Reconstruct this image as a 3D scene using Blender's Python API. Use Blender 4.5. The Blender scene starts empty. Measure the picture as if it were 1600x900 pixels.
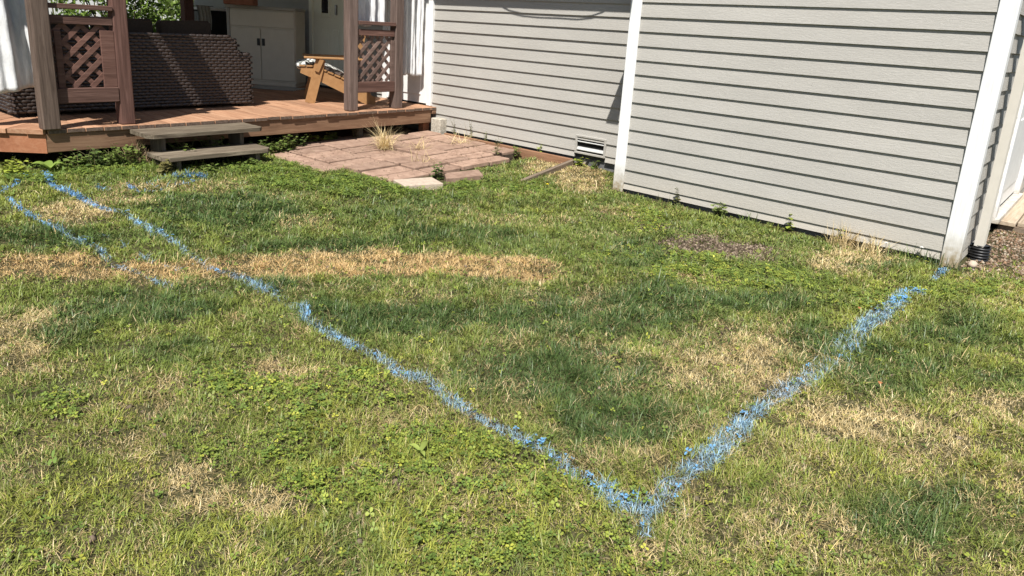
import bpy, math, random
import numpy as np
from mathutils import Vector, Matrix

random.seed(7)
RNG = np.random.default_rng(11)
scene = bpy.context.scene
COL = scene.collection
R = math.radians

# ------------------------------------------------------------------ camera
cam_d = bpy.data.cameras.new('camera')
cam = bpy.data.objects.new('camera', cam_d)
COL.objects.link(cam)
scene.camera = cam
YAW, PITCH, ROLL = R(40.33), R(-15.13), R(3.565)
fwd = Vector((math.cos(PITCH) * math.cos(YAW), math.cos(PITCH) * math.sin(YAW), math.sin(PITCH)))
rgt = fwd.cross(Vector((0, 0, 1))).normalized()
upv = rgt.cross(fwd)
r2 = rgt * math.cos(ROLL) + upv * math.sin(ROLL)
u2 = upv * math.cos(ROLL) - rgt * math.sin(ROLL)
m = Matrix((r2, u2, -fwd)).transposed().to_4x4()
m.translation = Vector((0, 0, 1.47))
cam.matrix_world = m
cam_d.sensor_width = 36.0
cam_d.lens = 1098 / 1600 * 36
cam_d.shift_y = -(450 - 339.5) / 1600
cam_d.clip_start = 0.05
cam_d.clip_end = 2000

# ------------------------------------------------------------------ sky, sun, exposure
SUN_EL = R(55.6)
sun_h = Vector((0.850, 0.527))                      # horizontal travel of the light
world = bpy.data.worlds.new('World')
scene.world = world
world.use_nodes = True
wn = world.node_tree
bg = wn.nodes['Background']
sky = wn.nodes.new('ShaderNodeTexSky')
sky.sky_type = 'NISHITA'
sky.sun_disc = False
sky.sun_elevation = SUN_EL
sky.sun_rotation = math.atan2(-sun_h.x, -sun_h.y)
wn.links.new(sky.outputs['Color'], bg.inputs['Color'])
bg.inputs['Strength'].default_value = 0.06
sun_d = bpy.data.lights.new('sun', 'SUN')
sun = bpy.data.objects.new('sun', sun_d)
COL.objects.link(sun)
sun_d.energy = 5.0
sun_d.angle = R(0.53)
sun_d.color = (1.0, 0.965, 0.91)
sdir = Vector((sun_h.x * math.cos(SUN_EL), sun_h.y * math.cos(SUN_EL), -math.sin(SUN_EL)))
sun.rotation_euler = sdir.to_track_quat('-Z', 'Y').to_euler()
vs = scene.view_settings
vs.view_transform = 'Standard'
vs.look = 'None'
vs.gamma = 1.0
vs.use_curve_mapping = False
vs.exposure = 0.68


# ------------------------------------------------------------------ helpers
def link(o, parent=None):
    COL.objects.link(o)
    if parent is not None:
        o.parent = parent
    return o


def tag(o, label=None, cat=None, group=None, kind=None):
    if label: o['label'] = label
    if cat: o['category'] = cat
    if group: o['group'] = group
    if kind: o['kind'] = kind
    return o


def empty(name, loc=(0, 0, 0), rz=0.0, parent=None):
    o = bpy.data.objects.new(name, None)
    o.empty_display_size = 0.1
    o.location = loc
    o.rotation_euler = (0, 0, rz)
    return link(o, parent)


class MB:
    """collects shapes, builds one mesh object"""
    def __init__(self):
        self.v, self.f = [], []

    def add(self, vs_, fs_):
        n = len(self.v)
        self.v += [tuple(p) for p in vs_]
        self.f += [tuple(i + n for i in q) for q in fs_]
        return self

    def box(self, x0, x1, y0, y1, z0, z1, b=0.0, M=None):
        if b <= 0:
            p = [(x, y, z) for z in (z0, z1) for (x, y) in ((x0, y0), (x1, y0), (x1, y1), (x0, y1))]
            q = [(0, 3, 2, 1), (4, 5, 6, 7), (0, 1, 5, 4), (1, 2, 6, 5), (2, 3, 7, 6), (3, 0, 4, 7)]
        else:
            c = [(x0, x1), (y0, y1), (z0, z1)]
            p, idx = [], {}
            for sx in (0, 1):
                for sy in (0, 1):
                    for sz in (0, 1):
                        s = (sx, sy, sz)
                        for ax in range(3):
                            co = [c[k][s[k]] + (b if s[k] == 0 else -b) for k in range(3)]
                            co[ax] = c[ax][s[ax]]
                            idx[(s, ax)] = len(p)
                            p.append(tuple(co))
            q = []
            for ax in range(3):
                o1, o2 = [k for k in range(3) if k != ax]
                for s in (0, 1):
                    ring = []
                    for (a, d) in ((0, 0), (1, 0), (1, 1), (0, 1)):
                        t = [0, 0, 0]; t[ax] = s; t[o1] = a; t[o2] = d
                        ring.append(idx[(tuple(t), ax)])
                    q.append(tuple(ring))
            for ax in range(3):
                o1, o2 = [k for k in range(3) if k != ax]
                for a in (0, 1):
                    for d in (0, 1):
                        t0 = [0, 0, 0]; t0[o1] = a; t0[o2] = d; t0[ax] = 0
                        t1 = list(t0); t1[ax] = 1
                        q.append((idx[(tuple(t0), o1)], idx[(tuple(t1), o1)], idx[(tuple(t1), o2)], idx[(tuple(t0), o2)]))
            for sx in (0, 1):
                for sy in (0, 1):
                    for sz in (0, 1):
                        q.append(tuple(idx[((sx, sy, sz), ax)] for ax in range(3)))
        if M is not None:
            p = [M @ Vector(k) for k in p]
        return self.add(p, q)

    def prism(self, poly, z0, z1):
        n = len(poly)
        p = [(x, y, z0) for x, y in poly] + [(x, y, z1) for x, y in poly]
        q = [tuple(range(n - 1, -1, -1)), tuple(range(n, 2 * n))]
        q += [(i, (i + 1) % n, n + (i + 1) % n, n + i) for i in range(n)]
        return self.add(p, q)

    def beam(self, a, b, w, h, up=(0, 0, 1)):
        """box from a to b, w across, h along up"""
        a, b = Vector(a), Vector(b)
        d = (b - a).normalized()
        s = d.cross(Vector(up)).normalized()
        u = s.cross(d)
        p = []
        for e in (a, b):
            for (i, j) in ((-1, -1), (1, -1), (1, 1), (-1, 1)):
                p.append(e + s * (i * w / 2) + u * (j * h / 2))
        return self.add(p, [(3, 2, 1, 0), (4, 5, 6, 7), (0, 1, 5, 4), (1, 2, 6, 5), (2, 3, 7, 6), (3, 0, 4, 7)])

    def tube(self, pts, rad, n=8, cap=True):
        pts = [Vector(p) for p in pts]
        rs = rad if isinstance(rad, (list, tuple)) else [rad] * len(pts)
        rings = []
        pv = None
        for i, p in enumerate(pts):
            d = (pts[min(i + 1, len(pts) - 1)] - pts[max(i - 1, 0)]).normalized()
            ref = pv if pv is not None else (Vector((0, 0, 1)) if abs(d.z) < .9 else Vector((1, 0, 0)))
            s = d.cross(ref).normalized()
            u = s.cross(d).normalized()
            pv = u
            rings.append([p + (s * math.cos(2 * math.pi * k / n) + u * math.sin(2 * math.pi * k / n)) * rs[i] for k in range(n)])
        v = [q for r_ in rings for q in r_]
        f = []
        for i in range(len(pts) - 1):
            for k in range(n):
                f.append((i * n + k, i * n + (k + 1) % n, (i + 1) * n + (k + 1) % n, (i + 1) * n + k))
        if cap:
            f.append(tuple(range(n - 1, -1, -1)))
            f.append(tuple(range((len(pts) - 1) * n, len(pts) * n)))
        return self.add(v, f)

    def build(self, name, mat, parent=None, smooth=False, loc=None):
        me = bpy.data.meshes.new(name)
        me.from_pydata([tuple(p) for p in self.v], [], self.f)
        me.validate()
        import bmesh as _b
        bm_ = _b.new(); bm_.from_mesh(me)
        _b.ops.recalc_face_normals(bm_, faces=bm_.faces)
        bm_.to_mesh(me); bm_.free()
        if smooth:
            me.polygons.foreach_set('use_smooth', [True] * len(me.polygons))
        me.materials.append(mat)
        o = bpy.data.objects.new(name, me)
        if loc is not None:
            o.location = loc
        return link(o, parent)


def dup(o, parent=None, loc=None):
    c = o.copy()
    if loc is not None:
        c.location = loc
    return link(c, parent)


# ---------------- node materials
def new_mat(name):
    m_ = bpy.data.materials.new(name)
    m_.use_nodes = True
    nt = m_.node_tree
    return m_, nt, nt.nodes['Principled BSDF']


def N(nt, t, **kw):
    n = nt.nodes.new(t)
    for k, v in kw.items():
        if k.startswith('i_'):
            n.inputs[k[2:].replace('_', ' ')].default_value = v
        else:
            setattr(n, k, v)
    return n


def coords(nt, scale=(1, 1, 1), rand=True, space='Object'):
    tc = N(nt, 'ShaderNodeTexCoord')
    mp = N(nt, 'ShaderNodeMapping')
    mp.inputs['Scale'].default_value = scale
    src = tc.outputs[space]
    if rand:
        oi = N(nt, 'ShaderNodeObjectInfo')
        ad = N(nt, 'ShaderNodeVectorMath', operation='ADD')
        ml = N(nt, 'ShaderNodeMath', operation='MULTIPLY')
        ml.inputs[1].default_value = 37.0
        nt.links.new(oi.outputs['Random'], ml.inputs[0])
        nt.links.new(src, ad.inputs[0])
        nt.links.new(ml.outputs[0], ad.inputs[1])
        src = ad.outputs[0]
    nt.links.new(src, mp.inputs['Vector'])
    return mp.outputs['Vector']


def ramp(nt, fac, stops):
    r_ = N(nt, 'ShaderNodeValToRGB')
    cr = r_.color_ramp
    while len(cr.elements) > 1:
        cr.elements.remove(cr.elements[-1])
    cr.elements[0].position, cr.elements[0].color = stops[0][0], (*stops[0][1], 1)
    for p, c in stops[1:]:
        e = cr.elements.new(p)
        e.color = (*c, 1)
    nt.links.new(fac, r_.inputs['Fac'])
    return r_.outputs['Color']


def bump(nt, bs, h, strength, dist):
    b = N(nt, 'ShaderNodeBump')
    b.inputs['Strength'].default_value = strength
    b.inputs['Distance'].default_value = dist
    nt.links.new(h, b.inputs['Height'])
    nt.links.new(b.outputs['Normal'], bs.inputs['Normal'])


def noise_mat(name, c1, c2, scale=(8, 8, 8), detail=6, rough=.8, bs_=.3, bd=.01, lo=.35, hi=.65, spec=.3, rand=True, metallic=0.0, vary=0.0, splash=0.0):
    m_, nt, b = new_mat(name)
    v = coords(nt, scale, rand)
    n = N(nt, 'ShaderNodeTexNoise')
    n.inputs['Scale'].default_value = 1.0
    n.inputs['Detail'].default_value = detail
    n.inputs['Roughness'].default_value = .65
    nt.links.new(v, n.inputs['Vector'])
    c = ramp(nt, n.outputs['Fac'], [(lo, c1), (hi, c2)])
    if vary > 0:
        oi = N(nt, 'ShaderNodeObjectInfo')
        mr = N(nt, 'ShaderNodeMapRange')
        mr.inputs['To Min'].default_value = 1 - vary
        mr.inputs['To Max'].default_value = 1 + vary
        nt.links.new(oi.outputs['Random'], mr.inputs['Value'])
        hs = N(nt, 'ShaderNodeHueSaturation')
        nt.links.new(mr.outputs[0], hs.inputs['Value'])
        nt.links.new(c, hs.inputs['Color'])
        c = hs.outputs['Color']
    if splash > 0:                       # mud splashed on the foot of the board
        ge = N(nt, 'ShaderNodeNewGeometry')
        sp = N(nt, 'ShaderNodeSeparateXYZ')
        nt.links.new(ge.outputs['Position'], sp.inputs[0])
        mr2 = N(nt, 'ShaderNodeMapRange')
        mr2.inputs['From Min'].default_value = .28
        mr2.inputs['From Max'].default_value = -.02
        mr2.inputs['To Max'].default_value = splash
        nt.links.new(sp.outputs['Z'], mr2.inputs['Value'])
        n3 = N(nt, 'ShaderNodeTexNoise')
        n3.inputs['Scale'].default_value = 28
        n3.inputs['Detail'].default_value = 6
        nt.links.new(ge.outputs['Position'], n3.inputs['Vector'])
        mm = N(nt, 'ShaderNodeMath', operation='MULTIPLY', use_clamp=True)
        nt.links.new(mr2.outputs[0], mm.inputs[0])
        nt.links.new(n3.outputs['Fac'], mm.inputs[1])
        mx3 = N(nt, 'ShaderNodeMix', data_type='RGBA')
        mx3.inputs[7].default_value = (.30, .24, .15, 1)
        nt.links.new(mm.outputs[0], mx3.inputs[0])
        nt.links.new(c, mx3.inputs[6])
        c = mx3.outputs[2]
    nt.links.new(c, b.inputs['Base Color'])
    b.inputs['Roughness'].default_value = rough
    b.inputs['Specular IOR Level'].default_value = spec
    b.inputs['Metallic'].default_value = metallic
    if bs_ > 0:
        bump(nt, b, n.outputs['Fac'], bs_, bd)
    return m_


def wood(name, c1, c2, c3, axis, rough=.8, grain=70, bs_=.5, spec=.2):
    """weathered board: colour and relief streaked along one axis"""
    m_, nt, b = new_mat(name)
    sc = [grain, grain, grain]
    sc[axis] = 2.2
    v = coords(nt, sc)
    n1 = N(nt, 'ShaderNodeTexNoise')
    n1.inputs['Scale'].default_value = 1.0
    n1.inputs['Detail'].default_value = 8
    n1.inputs['Roughness'].default_value = .7
    n1.inputs['Distortion'].default_value = .6
    nt.links.new(v, n1.inputs['Vector'])
    v2 = coords(nt, [7 if k != axis else 1.5 for k in range(3)])
    n2 = N(nt, 'ShaderNodeTexNoise')
    n2.inputs['Scale'].default_value = 1.0
    n2.inputs['Detail'].default_value = 5
    nt.links.new(v2, n2.inputs['Vector'])
    ca = ramp(nt, n1.outputs['Fac'], [(.36, c1), (.5, c2), (.64, c3)])
    cb = ramp(nt, n2.outputs['Fac'], [(.3, tuple(x * .72 for x in c2)), (.7, tuple(min(1, x * 1.25) for x in c2))])
    mx = N(nt, 'ShaderNodeMix', data_type='RGBA')
    mx.inputs[0].default_value = .38
    nt.links.new(ca, mx.inputs[6])
    nt.links.new(cb, mx.inputs[7])
    oi = N(nt, 'ShaderNodeObjectInfo')
    mr = N(nt, 'ShaderNodeMapRange')
    mr.inputs['To Min'].default_value = .8
    mr.inputs['To Max'].default_value = 1.18
    nt.links.new(oi.outputs['Random'], mr.inputs['Value'])
    hs = N(nt, 'ShaderNodeHueSaturation')
    nt.links.new(mr.outputs[0], hs.inputs['Value'])
    nt.links.new(mx.outputs[2], hs.inputs['Color'])
    nt.links.new(hs.outputs['Color'], b.inputs['Base Color'])
    b.inputs['Roughness'].default_value = rough
    b.inputs['Specular IOR Level'].default_value = spec
    bump(nt, b, n1.outputs['Fac'], bs_, .004)
    return m_


def siding_mat(name, base, along):
    """painted fibre-cement board with an embossed cedar grain"""
    m_, nt, b = new_mat(name)
    sc = [9.0, 9.0, 60.0]
    sc[1 - along] = 9.0
    sc[along] = 5.0
    v = coords(nt, sc)
    n0 = N(nt, 'ShaderNodeTexNoise')
    n0.inputs['Scale'].default_value = .55
    n0.inputs['Detail'].default_value = 2
    nt.links.new(v, n0.inputs['Vector'])
    n1 = N(nt, 'ShaderNodeTexNoise')
    n1.inputs['Scale'].default_value = 1.0
    n1.inputs['Detail'].default_value = 5
    n1.inputs['Roughness'].default_value = .6
    n1.inputs['Distortion'].default_value = 1.6
    nt.links.new(v, n1.inputs['Vector'])
    ad = N(nt, 'ShaderNodeMath', operation='ADD')
    nt.links.new(n0.outputs['Fac'], ad.inputs[0])
    nt.links.new(n1.outputs['Fac'], ad.inputs[1])
    ml = N(nt, 'ShaderNodeMath', operation='MULTIPLY')
    ml.inputs[1].default_value = 9.0
    nt.links.new(ad.outputs[0], ml.inputs[0])
    fr = N(nt, 'ShaderNodeMath', operation='PINGPONG')
    fr.inputs[1].default_value = 1.0
    nt.links.new(ml.outputs[0], fr.inputs[0])
    # faint weathering and dust
    v2 = coords(nt, (1.3, 1.3, 3.0))
    n2 = N(nt, 'ShaderNodeTexNoise')
    n2.inputs['Scale'].default_value = 1.0
    n2.inputs['Detail'].default_value = 6
    nt.links.new(v2, n2.inputs['Vector'])
    c = ramp(nt, n2.outputs['Fac'], [(.3, tuple(x * .93 for x in base)), (.7, tuple(x * 1.05 for x in base))])
    # soil splash, a real stain on the lowest boards
    tc = N(nt, 'ShaderNodeNewGeometry')
    sp = N(nt, 'ShaderNodeSeparateXYZ')
    nt.links.new(tc.outputs['Position'], sp.inputs[0])
    mr = N(nt, 'ShaderNodeMapRange')
    mr.inputs['From Min'].default_value = .30
    mr.inputs['From Max'].default_value = .0
    mr.inputs['To Min'].default_value = 0
    mr.inputs['To Max'].default_value = .55
    nt.links.new(sp.outputs['Z'], mr.inputs['Value'])
    nm = N(nt, 'ShaderNodeMath', operation='MULTIPLY')
    nt.links.new(mr.outputs[0], nm.inputs[0])
    nt.links.new(n2.outputs['Fac'], nm.inputs[1])
    mx = N(nt, 'ShaderNodeMix', data_type='RGBA')
    mx.inputs[7].default_value = (.46, .39, .28, 1)
    nt.links.new(nm.outputs[0], mx.inputs[0])
    nt.links.new(c, mx.inputs[6])
    nt.links.new(mx.outputs[2], b.inputs['Base Color'])
    b.inputs['Roughness'].default_value = .55
    b.inputs['Specular IOR Level'].default_value = .35
    bump(nt, b, fr.outputs[0], .42, .0025)
    return m_


def attr_mat(name, rough=.5, trans=.3, spec=.25):
    """leaf material: colour comes from the mesh's own colour attribute"""
    m_, nt, b = new_mat(name)
    a = N(nt, 'ShaderNodeAttribute', attribute_name='Col')
    nt.links.new(a.outputs['Color'], b.inputs['Base Color'])
    b.inputs['Roughness'].default_value = rough
    b.inputs['Specular IOR Level'].default_value = spec
    out = nt.nodes['Material Output']
    if trans > 0:
        t = N(nt, 'ShaderNodeBsdfTranslucent')
        nt.links.new(a.outputs['Color'], t.inputs['Color'])
        mx = N(nt, 'ShaderNodeMixShader')
        mx.inputs[0].default_value = trans
        nt.links.new(b.outputs[0], mx.inputs[1])
        nt.links.new(t.outputs[0], mx.inputs[2])
        nt.links.new(mx.outputs[0], out.inputs['Surface'])
    return m_


MAT = {}
MAT['siding_x'] = siding_mat('grey_painted_siding', (.385, .368, .335), 1)      # boards running along Y
MAT['siding_y'] = siding_mat('grey_painted_siding_side', (.385, .368, .335), 0)  # boards running along X
MAT['sheath'] = noise_mat('dark_sheathing', (.03, .03, .032), (.05, .05, .05), rough=.9)
MAT['trim'] = noise_mat('white_trim_paint', (.60, .60, .59), (.76, .76, .75), scale=(90, 90, 6), rough=.5, bs_=.5, bd=.002, lo=.2, hi=.55, splash=2.2)
MAT['white'] = noise_mat('white_enamel', (.72, .72, .70), (.80, .80, .78), rough=.4, bs_=.05)
MAT['foundation'] = noise_mat('dark_concrete_base', (.10, .10, .105), (.17, .165, .16), scale=(12, 12, 12), rough=.95, bs_=.5, bd=.01)
MAT['concrete'] = noise_mat('pale_concrete', (.30, .27, .22), (.52, .48, .40), scale=(45, 45, 45), rough=.95, bs_=.8, bd=.006)
MAT['roof'] = noise_mat('roof_shingle_grey', (.05, .05, .05), (.10, .10, .10), rough=.95)
MAT['porch_ceiling'] = noise_mat('painted_porch_ceiling', (.62, .60, .56), (.68, .66, .62), rough=.8)
MAT['soffit'] = noise_mat('soffit_paint', (.42, .40, .37), (.47, .45, .41), rough=.7)
MAT['black'] = noise_mat('black_plastic', (.012, .012, .013), (.025, .025, .026), rough=.45)
MAT['void'] = noise_mat('dark_crawl_space', (.008, .008, .008), (.015, .015, .015), rough=1)
MAT['deck_y'] = wood('stained_cedar_decking', (.20, .098, .056), (.34, .188, .112), (.46, .295, .19), 1, grain=45)
MAT['deck_d'] = wood('stained_cedar_decking_angled', (.22, .10, .056), (.36, .192, .112), (.46, .295, .19), 0, grain=30)
MAT['endgrain'] = noise_mat('weathered_board_ends', (.07, .048, .035), (.17, .12, .09), scale=(60, 60, 60), rough=.95, bs_=.5, bd=.003)
MAT['louvre'] = noise_mat('pale_louvre', (.40, .40, .39), (.50, .50, .48), rough=.5)
MAT['rim_x'] = wood('stained_rim_board', (.10, .055, .032), (.18, .103, .062), (.26, .165, .10), 0, grain=30)
MAT['rim_o'] = wood('orange_stained_rim_board', (.28, .11, .055), (.37, .155, .08), (.43, .21, .12), 0, grain=25)
MAT['post'] = wood('weathered_post_z', (.055, .038, .032), (.135, .096, .08), (.23, .17, .145), 2, grain=55, bs_=.7)
MAT['post_grey'] = wood('greyed_post_z', (.05, .034, .026), (.125, .088, .068), (.215, .158, .125), 2, grain=55, bs_=.7)
MAT['post_red'] = wood('red_brown_post_z', (.045, .022, .018), (.105, .055, .043), (.17, .095, .078), 2, grain=55, bs_=.6)
MAT['rail_x'] = wood('weathered_rail_x', (.05, .027, .021), (.125, .068, .053), (.21, .125, .10), 0, grain=55, bs_=.6)
MAT['lattice'] = wood('lattice_strip', (.09, .058, .047), (.17, .115, .095), (.25, .175, .145), 0, grain=35, bs_=.4)
MAT['lattice_red'] = wood('lattice_strip_red', (.08, .04, .03), (.15, .078, .06), (.21, .12, .095), 0, grain=35, bs_=.4)
MAT['tread'] = wood('grey_weathered_tread', (.04, .029, .02), (.15, .12, .085), (.32, .27, .20), 0, grain=24, bs_=1.0)
MAT['stringer'] = wood('grey_stringer', (.06, .05, .04), (.13, .11, .085), (.19, .16, .13), 2, grain=60)
MAT['timber'] = wood('brown_timber_edge', (.16, .08, .045), (.28, .15, .085), (.36, .21, .13), 1, grain=40)
MAT['timber_x'] = wood('grey_timber_edge', (.10, .075, .055), (.19, .145, .105), (.27, .21, .16), 0, grain=40)
MAT['walk'] = wood('walk_board', (.26, .20, .14), (.40, .32, .23), (.50, .42, .32), 0, grain=35)
MAT['tan'] = noise_mat('tan_painted_wood', (.29, .155, .065), (.35, .195, .085), scale=(20, 20, 20), rough=.5, bs_=.1)
MAT['greychair'] = noise_mat('grey_painted_wood', (.26, .25, .24), (.33, .32, .30), rough=.6)
MAT['rattan'] = noise_mat('brown_resin_wicker', (.022, .016, .0135), (.056, .041, .035), scale=(30, 30, 30), rough=.38, bs_=.2, bd=.002, spec=.5, rand=False)
MAT['rattan_dark'] = noise_mat('dark_wicker_body', (.012, .008, .007), (.02, .014, .012), rough=.7)
MAT['cushion'] = noise_mat('dark_brown_cushion', (.035, .024, .016), (.05, .035, .024), scale=(60, 60, 60), rough=.95)
MAT['resin'] = noise_mat('taupe_resin_panel', (.55, .50, .41), (.59, .54, .445), rough=.5, bs_=.05)
MAT['resin_dark'] = noise_mat('darker_resin_top', (.34, .32, .285), (.38, .36, .32), rough=.5, bs_=.05)
MAT['cloth'] = noise_mat('white_cotton_curtain', (.58, .58, .585), (.70, .70, .69), scale=(45, 45, 12), rough=.95, bs_=.8, bd=.008)
MAT['towel'] = noise_mat('grey_towel', (.24, .23, .20), (.34, .33, .29), scale=(80, 80, 80), rough=1, bs_=.6)
MAT['doorpaint'] = noise_mat('pale_green_grey_door_paint', (.72, .72, .60), (.76, .76, .64), rough=.45, bs_=.05)
MAT['glass_dark'] = noise_mat('dark_glass', (.01, .01, .012), (.02, .02, .024), rough=.08, bs_=0, spec=.6)
MAT['metal'] = noise_mat('grey_metal', (.25, .25, .25), (.35, .35, .34), rough=.35, metallic=.9, bs_=.05)
MAT['downspout'] = noise_mat('beige_painted_metal', (.52, .49, .43), (.56, .53, .47), rough=.4, bs_=.05)
MAT['paver'] = noise_mat('red_concrete_paver', (.20, .124, .088), (.36, .245, .182), scale=(11, 11, 11), detail=10, rough=.95, bs_=.8, bd=.006, lo=.3, hi=.68, vary=.16)
MAT['paver_pale'] = noise_mat('pale_concrete_block', (.36, .285, .225), (.50, .41, .32), scale=(22, 22, 22), rough=.95, bs_=.5, bd=.004)
MAT['sand'] = noise_mat('sandy_joint_soil', (.045, .032, .023), (.11, .078, .055), scale=(40, 40, 40), rough=1, bs_=.8, bd=.01)
MAT['leaf'] = attr_mat('leaf_blades', rough=.5, trans=.28)
MAT['stem'] = noise_mat('weed_stem', (.10, .12, .04), (.18, .15, .07), rough=.8)
MAT['bark'] = noise_mat('bark', (.06, .045, .035), (.12, .09, .07), scale=(30, 30, 8), rough=.95)
MAT['clod'] = attr_mat('soil_clods', rough=.95, trans=0, spec=.1)
MAT['stone'] = noise_mat('grey_stone', (.22, .21, .19), (.36, .34, .31), scale=(30, 30, 30), rough=.9)
MAT['terracotta'] = noise_mat('terracotta', (.22, .09, .05), (.30, .13, .08), rough=.8)
MAT['cable'] = noise_mat('black_cable', (.02, .02, .02), (.03, .03, .03), rough=.6)


# ------------------------------------------------------------------ lattice value noise, for ground relief and plant cover
_T = RNG.random((256, 256))


def vnoise(x, y, s):
    x, y = np.asarray(x) * s + 1000.3, np.asarray(y) * s + 1000.7
    i, j = np.floor(x).astype(int), np.floor(y).astype(int)
    u, v = x - i, y - j
    u, v = u * u * (3 - 2 * u), v * v * (3 - 2 * v)
    a = _T[i % 256, j % 256]; b = _T[(i + 1) % 256, j % 256]
    c = _T[i % 256, (j + 1) % 256]; d = _T[(i + 1) % 256, (j + 1) % 256]
    return (a * (1 - u) + b * u) * (1 - v) + (c * (1 - u) + d * u) * v


def fbm(x, y, s, o=4):
    t, a, w = 0, 1.0, 0
    for k in range(o):
        t = t + a * vnoise(x + 13.1 * k, y - 7.7 * k, s * 2 ** k)
        w += a
        a *= .55
    return t / w


def sstep(a, b, x):
    t = np.clip((x - a) / (b - a), 0, 1)
    return t * t * (3 - 2 * t)


def gheight(x, y):
    """lawn level: rises a little towards the deck, with small humps"""
    x, y = np.asarray(x, float), np.asarray(y, float)
    h = .10 * sstep(3.2, 6.0, y)
    near = np.exp(-((x - 3) ** 2 + (y - 3) ** 2) / 200.0)
    h = h - .13 * np.maximum(sstep(3.58, 3.72, x) * sstep(5.38, 5.50, y), sstep(3.86, 3.98, x) * sstep(4.84, 4.98, y)) * (x < 7)      # bed dug out under the patio
    h = h + .055 * np.exp(-((x - 6.15) / .45) ** 2 - ((y - 4.1) / .45) ** 2)
    return h + near * (.030 * (fbm(x, y, 1.6, 3) - .5) + .016 * (vnoise(x, y, 7.0) - .5))


def gz(x, y):
    return float(gheight(x, y))


# ================================================================== SETTING: ground
def build_ground():
    def axis(lo, hi):
        a = list(np.arange(-2.0, 9.01, .07))
        out = [-600, -200, -80, -40, -20, -10, -6, -4, -3] + a + [10, 12, 15, 20, 30, 60, 120, 300, 800]
        return np.array(out)
    xs, ys = axis(0, 0), axis(0, 0)
    X, Y = np.meshgrid(xs, ys, indexing='ij')
    Z = gheight(X, Y)
    nx, ny = len(xs), len(ys)
    V = np.stack([X, Y, Z], -1).reshape(-1, 3)
    i = np.arange(nx - 1)[:, None] * ny + np.arange(ny - 1)[None, :]
    F = np.stack([i, i + ny, i + ny + 1, i + 1], -1).reshape(-1, 4)
    me = bpy.data.meshes.new('ground')
    me.from_pydata(V.tolist(), [], F.tolist())
    me.polygons.foreach_set('use_smooth', [True] * len(me.polygons))
    m_, nt, b = new_mat('soil_and_thatch')
    v = coords(nt, (1, 1, 1), False)
    n1 = N(nt, 'ShaderNodeTexNoise'); n1.inputs['Scale'].default_value = 55; n1.inputs['Detail'].default_value = 8
    n2 = N(nt, 'ShaderNodeTexNoise'); n2.inputs['Scale'].default_value = 1.4; n2.inputs['Detail'].default_value = 5
    nt.links.new(v, n1.inputs['Vector']); nt.links.new(v, n2.inputs['Vector'])
    ca = ramp(nt, n1.outputs['Fac'], [(.3, (.04, .03, .019)), (.55, (.085, .063, .037)), (.75, (.17, .13, .075))])
    cb = ramp(nt, n1.outputs['Fac'], [(.3, (.027, .034, .011)), (.6, (.06, .07, .025)), (.8, (.14, .12, .055))])
    mx = N(nt, 'ShaderNodeMix', data_type='RGBA')
    nt.links.new(n2.outputs['Fac'], mx.inputs[0]); nt.links.new(ca, mx.inputs[6]); nt.links.new(cb, mx.inputs[7])
    nt.links.new(mx.outputs[2], b.inputs['Base Color'])
    b.inputs['Roughness'].default_value = 1.0
    b.inputs['Specular IOR Level'].default_value = .1
    bump(nt, b, n1.outputs['Fac'], .9, .02)
    me.materials.append(m_)
    o = link(bpy.data.objects.new('ground', me))
    tag(o, 'brown soil and thatch under the back yard lawn', None, kind='structure')


build_ground()

# ================================================================== SETTING: house
XA, XB = 5.724, 6.154          # faces of the projecting wing and of the long wall behind it
YR, YL = 0.70, 3.56            # wing: right side wall, left corner
COURSE, LAP0 = 0.127, 0.104

house = empty('house', (0, 0, 0))
tag(house, 'grey lap-sided house with white corner boards along the lawn', 'house')


def siding(parent, axis, sign, plane, a0, a1, zlist, mat, gaps=()):
    """lapped boards on a wall; axis 0: wall faces -X (boards run along Y), axis 1: faces -Y (boards run along X)"""
    for (z0, z1) in zlist:
        spans = [(a0, a1)]
        for (g0, g1, h0, h1) in gaps:
            if z1 - .03 > h0 and z0 < h1:
                ns = []
                for (s0, s1) in spans:
                    if g0 > s0: ns.append((s0, min(g0, s1)))
                    if g1 < s1: ns.append((max(g1, s0), s1))
                spans = [s for s in ns if s[1] - s[0] > .01]
        for (s0, s1) in spans:
            h = z1 - z0
            j = random.uniform(-.0012, .0012)
            prof = [(0.0, 0.0), (.0265 + j, 0.0), (.0095, h), (0.0, h)]
            p = []
            for e in (s0, s1):
                for (d, z) in prof:
                    p.append((-d, e, z) if axis == 0 else (e, -d, z))
            mb = MB().add(p, [(0, 1, 2, 3), (7, 6, 5, 4), (0, 4, 5, 1), (1, 5, 6, 2), (2, 6, 7, 3), (3, 7, 4, 0)])
            mb.build('plank', mat, parent, loc=(plane, 0, z0) if axis == 0 else (0, plane, z0))


def courses(zbot, ztop):
    zs = []
    n = math.floor((zbot - LAP0) / COURSE)
    z = LAP0 + n * COURSE
    while z < ztop:
        zs.append((max(z, zbot), z + COURSE + .006))
        z += COURSE
    return zs


# --- wing wall that faces the lawn
wA = MB().box(XA, XA + .12, YR, YL, .03, 2.54).build('wing_wall', MAT['sheath'], house)
tag(wA, 'grey lap-sided wing wall nearest the camera')
siding(wA, 0, -1, XA, YR - .01, YL - .02, courses(.042, 2.5), MAT['siding_x'])
# --- right side wall of the wing
wR = MB().box(XA + .12, 11.5, YR, YR + .12, .03, 2.54).build('side_wall', MAT['sheath'], house)
siding(wR, 1, -1, YR, XA - .005, 11.4, courses(.03, 2.4), MAT['siding_y'], gaps=[(7.18, 8.86, 0, 2.3)])
# --- hidden left return of the wing
wL = MB().box(XA + .12, XB + .1, YL - .12, YL - .02, .03, 2.54).build('return_wall', MAT['soffit'], house)
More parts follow.
